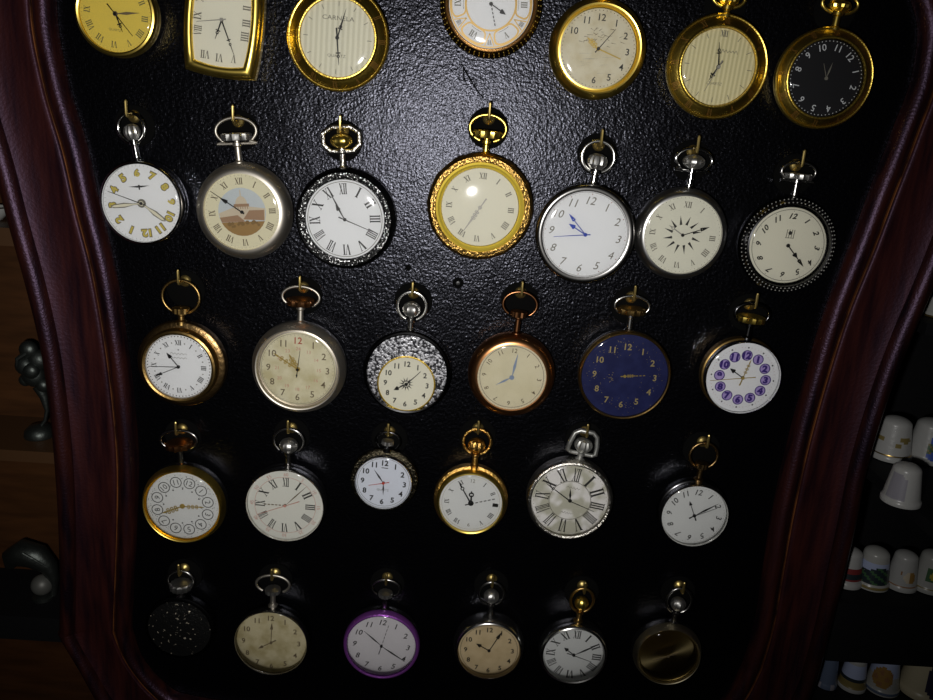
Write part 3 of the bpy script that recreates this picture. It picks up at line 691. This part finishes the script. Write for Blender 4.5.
def f17(q, R, t, r):
    z0 = -R*.29; k = R*.70
    q.lathe([(k*1.06, t-.1), (k*1.06, t+.35), (k*1.02, t+.4), (k, t+.2)], GOLD_SATIN, 48, 0, z0)
    q.flat([(x, z) for x, z in disc(0, z0, k*1.01, 48)], t+.2, D_CREAM)
    for i in range(12):
        a = 2*PI*i/12; put_text(q, str(i or 12), k*.76*math.sin(a), z0+k*.76*math.cos(a), k*.20, t+.24, INK, 0, .025)
        a2 = a+.1; q.flat([(k*.10*math.sin(a2-.3), z0+k*.1*math.cos(a2-.3)), (k*.27*math.sin(a2), z0+k*.27*math.cos(a2)), (k*.1*math.sin(a2+.3), z0+k*.1*math.cos(a2+.3))], t+.24, INK)
w17 = watch('silver lace plate watch with a small off-centre cream dial', (407, 373, 39.5), 11, 1.11, bow=('ring', 412, 306, 33, 32), crown='ball', mc=SILVER_DARK, mb_=STEEL_BLACK, mbow=SILVER, mcrown=SILVER, mdial=LACE, face=f17, wire=.85, hands=[])
def f18(q, R, t, r):
    numerals(q, 'arabic', R*.80, R*.13, t, INK_BROWN, r, bold=.006, upright=False); ring(q, 0, 0, R*.92, R*.935, t, INK_SOFT, 64); dots(q, R*.96, 60, .1, t, INK_SOFT, rot=r)
watch('copper cased watch with grey blue hands on an ivory dial', (511.7, 377, 34.5), 13, 1.275, style='round', bow=('horseshoe', 520, 304.5, 37, 28), crown='stub', mc=COPPER, mbow=mat('dark copper', (.36, .16, .07), .3, 1), mdial=D_IVORY, face=f18, wire=.7,
      hands=[(H, -80, 38, 5, 'leaf', INK_GREYBLUE, 1.0, 0), (Mi, 32, -122, 5, 'leaf', INK_GREYBLUE, 1.3, 0)])
def f19(q, R, t, r):
    numerals(q, 'arabic', R*.70, R*.15, t, INK_GOLD, r, bold=.02)
    for i in range(150):
        a = random.uniform(0, 2*PI); rr = R*random.gauss(.72, .12)
        if rr < R*.97: q.flat(disc(rr*math.sin(a), rr*math.cos(a), random.uniform(.08, .2), 5), t-.02, INK_GOLD)
    for i in range(16): q.flat(disc(random.gauss(-R*.32, 1.2), random.gauss(-R*.10, 1.3), .2, 5), t, INK_GOLD)
watch('deep blue dial watch with gold numbers in a thin dark rim', (624.5, 375.8, 43.3), 10.5, 1.07, bow=('horseshoe', 632, 306, 38, 23), crown='flat', mc=SILVER_DARK, mb_=GOLD_OLD, mbow=SILVER, mcrown=GOLD_OLD, mdial=D_BLUE, face=f19, wire=.75,
      hands=[(H, 60, -2, 5.183, 'ornate', HAND_GOLD, .7, 0), (Mi, 110, -4, 5.183, 'dash', HAND_GOLD, .7, 2)])
def f20(q, R, t, r):
    for k in range(12):
        a = 2*PI*k/12+r; x, z = R*.64*math.sin(a), R*.64*math.cos(a)
        q.flat(disc(x, z, R*.145, 16), t, INK_LILAC); ring(q, x, z, R*.125, R*.15, t+.02, INK_PURPLE, 16)
        put_text(q, str(k or 12), x, z, R*.20, t+.04, INK_PURPLE, r, .06, 0, 1.1)
        q.flat(disc(R*.86*math.sin(a), R*.86*math.cos(a), .42, 6), t, INK)
    dots(q, R*.86, 60, .13, t, INK_RED, 5, r)
watch('white dial watch with purple number discs and gold hands', (742.3, 377.5, 36.6), 13, 1.04, case=1.09, bow=('ring', 752, 314, 38, 25), crown='flat', mc=GOLD_OLD, mb_=CHROME, mbow=STEEL_BLACK, mcrown=GOLD, mdial=D_WHITE, face=f20, wire=.9,
      hands=[(H, -63, -47, 5, 'spade', HAND_BLACK, 1.0, 0), (Mi, 42, -92, 5, 'ornate', HAND_GOLD, .8, 4), (S, -165, 12, 5, 'needle', HAND_GOLD, .5, 6)])
# -------- fourth row
def f21(q, R, t, r):
    for k in range(12):
        a = 2*PI*k/12+r; x, z = R*.72*math.sin(a), R*.72*math.cos(a)
        ring(q, x, z, R*.14, R*.162, t, INK, 18); put_text(q, str(k or 12), x, z, R*.15, t, INK, a, 0)
        a += PI/12; q.flat(disc(R*.52*math.sin(a), R*.52*math.cos(a), .45, 6), t, INK)
    for i in range(420):
        a = random.uniform(0, 2*PI); rr = R*random.uniform(.56, .97); kk = round((a-r)/(PI/6))*PI/6+r
        if math.hypot(rr*math.sin(a)-R*.72*math.sin(kk), rr*math.cos(a)-R*.72*math.cos(kk)) > R*.18: q.flat(disc(rr*math.sin(a), rr*math.cos(a), random.uniform(.12, .24), 5), t, INK)
watch('gold and dark steel watch with circled numbers on a lacy patterned dial', (182.7, 505.8, 36), 13, 1.16, bow=('horseshoe', 179, 440, 39, 22), crown='flat', mc=SILVER_DARK, mb_=GOLD, mbow=SILVER_DARK, mcrown=COPPER, style='torus', mdial=D_GREYWHITE, face=f21, d12=(40, -130), wire=.7,
      hands=[(H, -103, 35, 5, 'ornate', HAND_GOLD, 1.5, 0), (Mi, 110, 4, 5, 'ornate', HAND_GOLD, 1.1, 0)])
def f22(q, R, t, r):
    for k in range(12):
        a = 2*PI*k/12+r; put_roman(q, ROM[k], R*.66*math.sin(a), R*.66*math.cos(a), R*.25, t, INK, a, R*.17)
        put_text(q, str(5*k or 60), R*.88*math.sin(a), R*.88*math.cos(a), R*.09, t, INK_PINK, a)
    ring(q, 0, 0, R*.80, R*.81, t, INK_PINK, 64)
watch('slim silver watch with bold black numerals and tiny red minutes on a grey dial', (285.3, 505, 37.8), 12, 1.045, case=1.06, bow=('horseshoe', 289, 441, 33, 27), crown='ball', mc=SILVER_DARK, mb_=SILVER, mbow=SILVER_DARK, mdial=dialm('pale grey dial', (.66, .66, .60)), face=f22, wire=.7,
      hands=[(H, -110, -8, 5, 'dash', INK_BROWN, .9, 0), (Mi, 113, -100, 5, 'leaf', INK_BROWN, .6, 0), (S, -140, 42, 5, 'needle', INK_PINK, .5, 8)])
def f23(q, R, t, r):
    numerals(q, 'arabic', R*.76, R*.21, t, INK, r, bold=.03); ring(q, 0, 0, R*.93, R*.945, t, INK_SOFT, 48); q.flat(bar(-R*.12, R*.57, R*.12, R*.57, .4), t, INK)
    put_text(q, 'QUARTZ', 0, -R*.30, R*.09, t, INK_SOFT, r)
watch('smallest watch, cool white dial with bold black numbers and a red second hand', (383.5, 482.3, 27.6), 11, 1.07, case=1.24, bow=('horseshoe', 388, 441, 27, 20), crown='stub', mc=mat('milled black case', (.07, .06, .04), .3, 1, bump=(800, 1, .0006)), mb_=SILVER, mbow=STEEL_BLACK, mdial=D_PALEBLUE, face=f23, wire=.6,
      hands=[(H, -2, 80, 6.36, 'leaf', INK, .8, 0), (Mi, -58, -85, 6.36, 'leaf', INK, .8, 0), (S, -93, 13, 6.36, 'needle', HAND_RED, .5, 3)])
def f24(q, R, t, r):
    numerals(q, 'roman', R*.77, R*.15, t, INK, r, wmax=R*.2, skip=(0, 6)); numerals(q, 'arabic', R*.77, R*.12, t, INK_SOFT, r, skip=(1, 2, 3, 4, 5, 7, 8, 9, 10, 11)); ring(q, 0, 0, R*.92, R*.93, t, INK_GREY, 48)
    q.flat(bar(R*.7, 0, R*.88, 0, R*.1), t, INK)
watch('gold engraved watch with a fluted gold crown and grey white dial, in the fourth row', (470.8, 502.8, 31.4), 12, 1.10, case=1.20, bow=('ring', 477, 441.5, 31, 28), crown='onion', mc=GOLD_RIM, mb_=GOLD, mdial=D_GREYWHITE, face=f24, wire=.8,
      hands=[(H, 5, -67, 5.38, 'breguet', HAND_BLACK, 1.6, 0), (Mi, -65, -117, 5.38, 'breguet', HAND_BLACK, 1.2, 0), (S, 135, -27, 5.38, 'dash', HAND_BLACK, .7, 3)])
def f25(q, R, t, r):
    for k in range(12):
        a = 2*PI*k/12+r; put_roman(q, ROM[k], R*.73*math.sin(a), R*.73*math.cos(a), R*.36, t, INK, a, R*.2)
    ring(q, 0, 0, R*.53, R*.545, t, INK_SOFT, 48); dots(q, R*.94, 60, .18, t, INK_OLIVE, rot=r)
    scribble(q, 0, R*.36, R*.36, R*.06, t, INK_SOFT, 9); scribble(q, 0, -R*.36, R*.3, R*.06, t, INK_SOFT, 9)
watch('chased silver watch with a thick stirrup shaped bow and pearly dial', (569.8, 500.3, 38.7), 12, 1.115, bow=('stirrup', 584, 442.5, 34, 27), crown='onion', mc=SILVER_ENGR, mb_=SILVER_ENGR, mbow=mat('brushed silver', (.60, .60, .57), .42, .9), mdial=D_PEARL, face=f25, wire=1.25, dome=1.8,
      hands=[(H, 3, -66, 5.38, 'leaf', HAND_BLACK, 1.1, 0), (Mi, -130, -98, 5.38, 'breguet', HAND_BLACK, .9, 0), (S, 127, 55, 5.38, 'needle', HAND_BLACK, .6, 0)])
def f26(q, R, t, r):
    numerals(q, 'arabic', R*.77, R*.18, t, INK, r, shear=.2, bold=.012, upright=False); dots(q, R*.92, 60, .15, t, INK_BROWN, rot=r)
watch('dark polished watch with a plain grey dial, rightmost of the fourth row', (694, 515, 32.6), 13, 1.04, case=1.10, style='plain', bow=('ring', 703.5, 455.5, 31, 28), crown='stub', mc=STEEL_BLACK, mb_=SILVER, mbow=BRONZE, mdial=D_GREYWHITE, face=f26, wire=.8,
      hands=[(H, -25, -77, 5.38, 'arrow', HAND_BLACK, .9, 3), (Mi, 130, -64, 5.38, 'leaf', HAND_BLACK, .9, 3), (S, 122, -42, 5.38, 'needle', HAND_BLACK, .4, 0)])
# -------- bottom row
watch('closed black watch with a glittery cover, at the lower left of the board', (178.5, 630.5, 31), 12, 1.12, bow=('horseshoe', 181, 581, 29, 23), crown='flat', mc=STEEL_BLACK, mb_=BLACK_LID, mbow=SILVER_DARK, lid=True, wire=.75)
def f28(q, R, t, r):
    numerals(q, 'arabic', R*.78, R*.16, t, INK_BROWN, r, bold=.02); dots(q, R*.95, 60, .12, t, INK_BROWN, rot=r)
    for i in range(8):
        x, z = random.uniform(-.6, .5)*R, random.uniform(-.6, .4)*R; q.flat(bar(x, z, x+random.uniform(-2, 2), z+random.uniform(-2, 2), .12, .05), t, LUME_PALE)
watch('stained yellowish dial watch in a plain rim, second in the bottom row', (271.3, 642, 35.3), 11.5, 1.05, case=1.07, bow=('horseshoe', 273, 584, 36, 20), crown='stub', mc=STEEL_BLACK, mb_=SILVER_DARK, mbow=SILVER_SATIN, mdial=D_STAINED, face=f28, wire=.75,
      hands=[(H, -68, 31, 5.38, 'spade', INK_BROWN, .8, 3), (Mi, 5, -108, 5.38, 'spade', INK_BROWN, .7, 0)])
def f29(q, R, t, r):
    numerals(q, 'arabic', R*.77, R*.17, t, INK, r, shear=.25, bold=.012); dots(q, R*.95, 60, .12, t, INK_SOFT, rot=r)
watch('purple rimmed watch with a pale dial in the bottom row', (381.5, 645.3, 34.5), 11.5, 1.11, bow=('horseshoe', 386, 588, 31, 19), crown='stub', mc=SILVER_DARK, mb_=PURPLE, mbow=SILVER_DARK, mcrown=SILVER, mdial=dialm('pinkish grey dial', (.62, .60, .62)), face=f29, wire=.7,
      hands=[(H, -97, -83, 5.6, 'leaf', HAND_BLACK, .7, 0), (Mi, 133, 87, 5.6, 'leaf', HAND_BLACK, .8, 0), (S, 43, -123, 5.6, 'dash', HAND_BLACK, .5, 5)])
def f30(q, R, t, r):
    numerals(q, 'arabic', R*.75, R*.17, t, INK, r, bold=.025); ring(q, 0, 0, R*.91, R*.925, t, INK_BROWN, 48); ticks(q, R*.88, R*.92, 60, .1, t, INK_BROWN, rot=r)
watch('tan dial watch in a polished silver case, right of the purple rimmed one', (489, 650, 31.2), 13, 1.14, style='round', bow=('ring', 491.5, 593.5, 28, 25), crown='ball', mc=SILVER, mbow=SILVER_DARK, mdial=dialm('tan dial', (.62, .50, .31), (.52, .41, .24), 160), face=f30, wire=.7,
      hands=[(H, -68, -37, 5.38, 'spade', HAND_BLACK, 1.0, 0), (Mi, 67, -100, 5.38, 'spade', HAND_BLACK, .9, 0)])
def f31(q, R, t, r):
    for k in range(12):
        a = 2*PI*k/12+r; put_roman(q, ROM[k], R*.76*math.sin(a), R*.76*math.cos(a), R*.29, t, INK, a, R*.25)
    dots(q, R*.95, 60, .13, t, INK_SOFT, rot=r)
watch('white dial watch with very bold black numerals, second from right in the bottom row', (573.6, 654.3, 30.6), 12.5, 1.11, bow=('ring', 582, 600, 26, 26), crown='ball', mc=SILVER_DARK, mb_=SILVER, mbow=GOLD_OLD, mcrown=GOLD, mdial=D_GREYWHITE, face=f31, wire=.8,
      hands=[(H, -53, -40, 5.6, 'spade', HAND_BLACK, 1.0, 0), (Mi, 145, -62, 5.6, 'leaf', HAND_BLACK, .9, 0), (S, 97, 35, 5.6, 'needle', HAND_BLACK, .5, 4)])
watch('shiny bronze dial watch without numbers, at the right end of the bottom row', (668, 655.5, 29.5), 12.5, 1.17, style='torus', bow=('ring', 679, 600.5, 28, 27), crown='ball', mc=SILVER_DARK, mb_=mat('brown chrome', (.62, .55, .38), .36, 1), mbow=SILVER_DARK, mdial=D_BRONZE, dome=2.4,
      hands=[(H, 60, -18, 5.47, 'leaf', INK_BROWN, .8, 0), (Mi, -85, 22, 5.47, 'leaf', INK_BROWN, .7, 0)])
# hands of the off-centre dial
def sub_hands(root, cx, cy):
    h = .0105; loc = root.location; th = root.rotation_euler[1]
    c = on_board(cx, cy, h)
    for nm, dx, dy, st, w, t in ((H, -62, 27, 'spade', 1.0, 10.1), (Mi, 73, -65, 'needle', .9, 10.4)):
        v = on_board(cx+dx/5, cy+dy/5, h)-c
        z0 = -(on_board(407+39.5, 373, .0094)-on_board(407-39.5, 373, .0094)).length/2*.29
        o = add_hand(root, nm, math.atan2(v.x, v.y)-th, v.length, st, HAND_BLACK, w, 0, t)
        o.location = (0, 0, z0*.001)
sub_hands(w17, 405.5, 385)

# ------------------------------------------------------------------ thimble shelves on the right
BLACKW = mat('black shelf', (.006, .006, .007), .7, 0, .2)
CHINA = mat('white china', (.42, .42, .41), .3, 0, .5, bump=(420, .35, .0004)); CHINA_PLAIN = mat('plain white china', (.40, .40, .38), .28)
CHINA_CREAM = mat('cream china', (.60, .53, .36), .35)
GILT = mat('gilt band', (.55, .38, .12), .3, .9)
def shelf_point(px, py, back): 
    v = on_board(px, py, -back*.001); return Vector((v.x, back, v.y))
BK = 18
pA, pB, pC, pT = shelf_point(890, 457, BK), shelf_point(870, 584, BK), shelf_point(852, 686, BK), shelf_point(931, 316, BK)
unit = empty('shelf_unit', (.40, .06, Z0-.40)); tag(unit, 'black shelf unit holding rows of china thimbles, right of the curved frame', 'shelf')
ux, uy, uz = 400, 60, -400
def unit_box(name, x0, x1, y0, y1, z0, z1, M, par, off):
    q = MB(); q.box(x0-off[0], x1-off[0], y0-off[1], y1-off[1], z0-off[2], z1-off[2], M); return q.link(name, par)
off = (ux, uy, uz)
unit_box('back_panel', 150, 620, 62, 72, -560, 260, BLACKW, unit, off)
zs = [pT.z, pA.z, pB.z, pC.z]
print('shelf heights', zs)
def front_for(py, z):
    """how far forward a shelf comes whose lower front edge is seen at height py near the right border"""
    r = Fv*FPX + Rv*(880-466.5) + Uv*(350-py); t = z*.001/r.z; return (-D+t*r.y)*1000
yB = front_for(664, pB.z-6); print('front of shelf', yB)
yB = max(min(yB, 4), -60)
for z in zs:
    front = {pT.z: 0, pA.z: -58, pB.z: 0, pC.z: 0}[z]
    unit_box('shelf_board', 222 if z == pT.z else 210, 620, front, 62, z-6, z-.05, BLACKW, unit, off)
zl = on_board(880, 664, .003).y
unit_box('shelf_lip', 206.5, 620, -3, -.05, zl, pB.z-.05, BLACKW, unit, off)

def thimble(label, px, py, wpx, hpx, pattern, back=BK, base=CHINA, big=1.0, name='thimble', cat='thimble', zbase=None):
    p = shelf_point(px, py, back)
    if zbase is not None: p.z = zbase
    k = (on_board(px+wpx/2, py, -back*.001)-on_board(px-wpx/2, py, -back*.001)).length
    R = k/2; Hh = k*hpx/wpx*1.04
    prof = [(R*.88, 0), (R*.99, .02), (R, .06), (R*.99, .13), (R*.94, .15), (R*.92, .18)]
    prof += [(R*(.92-.22*i/14), .18+.66*i/14) for i in range(1, 15)]
    prof += [(R*.70*math.cos(u), .84+.16*math.sin(u)) for u in [PI/2*i/7 for i in range(1, 8)]]
    q = MB(); n = 56; mats = {}
    for i in range(len(prof)-1):
        for j in range(n):
            a0, a1 = 2*PI*j/n, 2*PI*(j+1)/n
            u = (((a0+a1)/2+PI/2+PI) % (2*PI))-PI               # 0 on the side that faces the room
            M = pattern(u+.5, (prof[i][1]+prof[i+1][1])/2) or base
            pts = [(prof[i+b_][0]*math.cos(a), prof[i+b_][0]*math.sin(a), prof[i+b_][1]*Hh) for a, b_ in ((a0, 0), (a1, 0), (a1, 1), (a0, 1))]
            q.add(pts, [(0, 1, 2, 3)], M)
    o = q.link(name, None, 50); o.location = (p.x*.001, p.y*.001, Z0+p.z*.001+.00005); tag(o, label, cat, 'china thimbles on the black shelves')
    return o
T_BLUE = mat('blue paint', (.05, .10, .42), .35); T_GREEN = mat('green paint', (.05, .12, .05), .35); T_OLIVE = mat('olive paint', (.22, .17, .06), .35)
T_DARK = mat('dark landscape paint', (.02, .03, .035), .35); T_RED = mat('red paint', (.20, .03, .03), .35); T_BROWN = mat('brown paint', (.28, .14, .06), .35)
T_SKY = mat('pale sky paint', (.40, .46, .66), .35); T_YEL = mat('yellow paint', (.45, .36, .05), .35); T_ORANGE = mat('ochre paint', (.32, .18, .05), .35); T_VIO = mat('dark violet paint', (.035, .025, .06), .4)
T_GREY = mat('grey lilac paint', (.27, .26, .30), .35); T_SLATE = mat('slate blue paint', (.10, .13, .20), .3)
def el(u, z, cu, cz, ru, rz): return ((u-cu)/ru)**2+((z-cz)/rz)**2 < 1
def pt_gold(u, z):
    if .14 < z < .18: return GILT
    if el(u, z, .75, .55, .4, .07) or el(u, z, .35, .42, .2, .05) or el(u, z, -.75, .52, .25, .06): return T_OLIVE
def pt_blue(u, z):
    if el(u, z, .35, .58, .30, .12) or el(u, z, .30, .22, .35, .09): return T_BLUE
    if el(u, z, .35, .40, .42, .2): return T_GREEN if int(u*9+z*20) % 3 else T_OLIVE
def pt_plain(u, z):
    if -.95 < u < .15 and .20 < z < .72-.25*max(u, -.3): return T_GREY
def pt_red(u, z):
    if .22 < z < .55: return T_RED if (z > .42 or z < .28) else T_DARK
def pt_land(u, z):
    if .17 < z < .56+.05*math.sin(3*u): return T_DARK if math.sin(u*7+z*30) < .5 else T_GREEN
    if .5 < z < .68: return T_SKY
    if .08 < z < .10: return T_OLIVE
def pt_tan(u, z):
    if .14 < z < .18: return T_BROWN
    if el(u, z, .55, .42, .45, .16): return T_ORANGE if u > .5 else P_BUILD
    if el(u, z, -.1, .52, .06, .05): return T_BROWN
def pt_green(u, z):
    if .13 < z < .16: return T_OLIVE
    if -.25 < u < .7 and .3 < z < .66: return T_YEL if el(u, z, .2, .46, .22, .1) else T_GREEN
def pt_slate(u, z): return T_SLATE if z > .2 else (T_GREY if int(u*20) % 2 else T_SLATE)
def pt_scene(u, z):
    if .12 < z < .3: return T_OLIVE
    if .3 < z < .42: return T_DARK
    if .42 < z < .8: return T_SKY
def pt_horse(u, z):
    if el(u, z, -.1, .5, .75, .28): return T_ORANGE if math.sin(u*8)*math.cos(z*20) > -.3 else T_BROWN
    if z > .5: return T_SKY
    if .08 < z < .10: return T_SLATE
def pt_violet(u, z):
    if el(u, z, .75, .45, .75, .4): return T_VIO
thimble('white thimble with a gilt band and olive sprigs, on the shelf beside the frame', 889.5, 456, 40, 42, pt_gold, zbase=pA.z)
thimble('white thimble with a blue and green flower motif, beside the gilt banded one', 925, 459, 41, 42, pt_blue, zbase=pA.z)
zf = pA.z
# the plain thimble stands nearer the front of the same shelf
def depth_for(px, py, z):
    r = Fv*FPX + Rv*(px-466.5) + Uv*(350-py); t = z*.001/r.z; return (-D+t*r.y)*1000
yf = depth_for(900, 502, pA.z); print('front thimble y', yf)
thimble('plain white thimble standing alone in front of the gilt banded one', 900, 502, 38, 41, pt_plain, back=yf, base=CHINA, zbase=pA.z)
thimble('red banded thimble half hidden behind the frame edge', 845, 582, 31, 38, pt_red, zbase=pB.z)
thimble('thimble with a dark landscape under pale sky, on the middle shelf', 870, 584, 34, 40, pt_land, zbase=pB.z, base=CHINA_PLAIN)
thimble('off-white thimble with a small brown picture, right of the dark landscape one', 900, 584, 31, 38, pt_tan, zbase=pB.z)
thimble('white thimble with a green and yellow square motif at the right border', 927, 586, 33, 40, pt_green, zbase=pB.z, base=CHINA_PLAIN)
thimble('slate blue thimble nearest the frame on the lowest shelf', 825, 686, 21, 36, pt_slate, zbase=pC.z)
thimble('thimble with olive and blue bands on the lowest shelf', 851, 686, 27, 36, pt_scene, zbase=pC.z)
thimble('thimble with an ochre picture and blue sky on the lowest shelf', 881, 687, 33, 38, pt_horse, zbase=pC.z, base=CHINA_PLAIN)
thimble('large cream thimble with a dark violet patch on the lowest shelf', 921, 690, 46, 52, pt_violet, zbase=pC.z, base=CHINA_CREAM)
thimble('gilt rimmed white thimble cut by the right border above the others', 940, 318, 36, 42, lambda u, z: GILT if z < .06 else (T_SLATE if .45 < z < .6 else (T_OLIVE if z > .75 else None)), zbase=pT.z, base=CHINA_PLAIN)

# ------------------------------------------------------------------ brown cabinet with pewter figurines on the left
BROWN = mottled(mat('brown cabinet wood', (.10, .045, .018), .55, 0, .3), (.044, .016, .004), (.085, .032, .009), 25, .3, .7, stretch=(1, 1, 6))
LIP = mat('orange brown shelf edge', (.075, .034, .012), .5)  # one even orange brown for the shelf boards
PEWTER = mat('pewter', (.085, .095, .088), .45, .9, bump=(300, .5, .0006))
CB = 30
cab = empty('cabinet', (-.33, .09, Z0-.33)); tag(cab, 'brown wooden cabinet with shelves of pewter figurines, left of the curved frame', 'cabinet')
off = (-330, 90, -330)
unit_box('back_panel', -520, -215, 62, 70, -420, 160, BROWN, cab, off)
def edge_z(px, py): return on_board(px, py, -.014).y
for (py0, py1, M) in ((228, 246, LIP), (451, 462, LIP), (617, 640, BLACKW)):
    z1, z0 = edge_z(25 if py0 > 300 else 8, py0), edge_z(25 if py0 > 300 else 8, py1)
    unit_box('shelf_board', -520, -215, 14, 62, z0, z1, M, cab, off)
def figurine(px, py, build, label, zb):
    p = on_board(px, py, -.034); q = MB(); build(q); o = q.link('figurine', None, 50)
    o.location = (p.x*.001, .034, Z0+zb*.001+.0001); tag(o, label, 'figurine', 'pewter figurines on the cabinet shelves'); return o
def fig_a(q):
    q.lathe_z([(.01, 0), (7.5, 0), (8, 1), (7.4, 4), (5, 6.5), (.01, 7.5)], PEWTER, 20)
    q.tube([(1, 0, 6), (4, 0, 10), (5.5, 0, 16), (4.5, 0, 24), (2, 0, 30)], [1.1, 1.0, 1.2, 2.4, 3.2], PEWTER, 10)
    for x, y, z, r in ((0, 0, 36, 6.5), (-3, -2, 42, 5.5), (3, 0, 45, 6), (-1, -1, 51, 5), (-5, 0, 33, 3.5), (5, -1, 31, 4), (1, -4, 40, 4.5)): q.ball((x, y, z), r, PEWTER, 12, 8, (1, .8, 1))
    q.tube([(-1, -4, 50), (-5, -6, 47), (-6, -5, 42)], [1.2, 1, .6], PEWTER, 6)
def fig_b(q):
    q.ball((4, -1, 9), 6.2, mat('grey pewter ball', (.16, .16, .145), .5, .4), 18, 12)
    q.lathe_z([(.01, 0), (6, 0), (6, 1.6), (3, 3), (.01, 3)], PEWTER, 18, 0, 4, -1)
    q.tube([(9, 1, 1), (10, 1, 12), (8, 1, 20), (2, 0, 27), (-6, 0, 29), (-13, 0, 25), (-15, 0, 19)], [2, 3, 5, 7.5, 8, 6, 2.5], PEWTER, 14)
    q.tube([(11, -2, 20), (4, -6.5, 29), (-2, -7, 33)], [.7, .8, .6], PEWTER, 6)
zc1 = edge_z(25, 451); zc2 = edge_z(25, 617)
figurine(40, 440, fig_a, 'dark pewter figurine with a knobbly top on a thin curved stem, upper shelf', zc1)
figurine(38, 600, fig_b, 'dark pewter figurine arched over a grey ball, lower shelf', zc2)
# pale dish at the left border
q = MB(); q.lathe_z([(.01, 0), (6, 0), (7, .8), (11, 5), (11.6, 7), (10.8, 7), (6.5, 1.6), (.01, 1.4)], CHINA_PLAIN, 28)
p = on_board(-12, 222, -.034); o = q.link('dish', None); o.location = (p.x*.001, .034, Z0+edge_z(8, 228)*.001+.0001); tag(o, 'pale china dish on the cabinet ledge at the left border', 'dish')

# ------------------------------------------------------------------ the dark room itself
DARKW = mat('dark wall paint', (.02, .018, .018), .9, 0, .1); DARKF = mat('dark floor boards', (.03, .02, .015), .8, 0, .2)
for nm_, bx_, M_ in (('wall_back', (-2000, 2000, 75, 120, 0, 2600), DARKW), ('floor', (-2000, 2000, -2500, 75, -40, 0), DARKF)):
    q = MB(); q.box(*bx_, M_); o = q.link(nm_, None); o['kind'] = 'structure'
# ------------------------------------------------------------------ light: the flash beside the lens, and a very dark room
L_ = bpy.data.lights.new('camera_flash', 'SPOT'); lo = bpy.data.objects.new('camera_flash', L_); C.objects.link(lo)
L_.energy = 3.6; L_.shadow_soft_size = .006; L_.spot_size = math.radians(104); L_.spot_blend = 1.0; L_.color = (1, .98, .95)
lo.location = (-.026, -D-.002, Z0-.022)
tgt = Vector((-.05, 0, Z0-.06)); lo.rotation_euler = (tgt-lo.location).to_track_quat('-Z', 'Y').to_euler()
W = bpy.data.worlds.new('dark room'); bpy.context.scene.world = W; W.use_nodes = True
W.node_tree.nodes['Background'].inputs[0].default_value = (.5, .5, .6, 1); W.node_tree.nodes['Background'].inputs[1].default_value = .0012
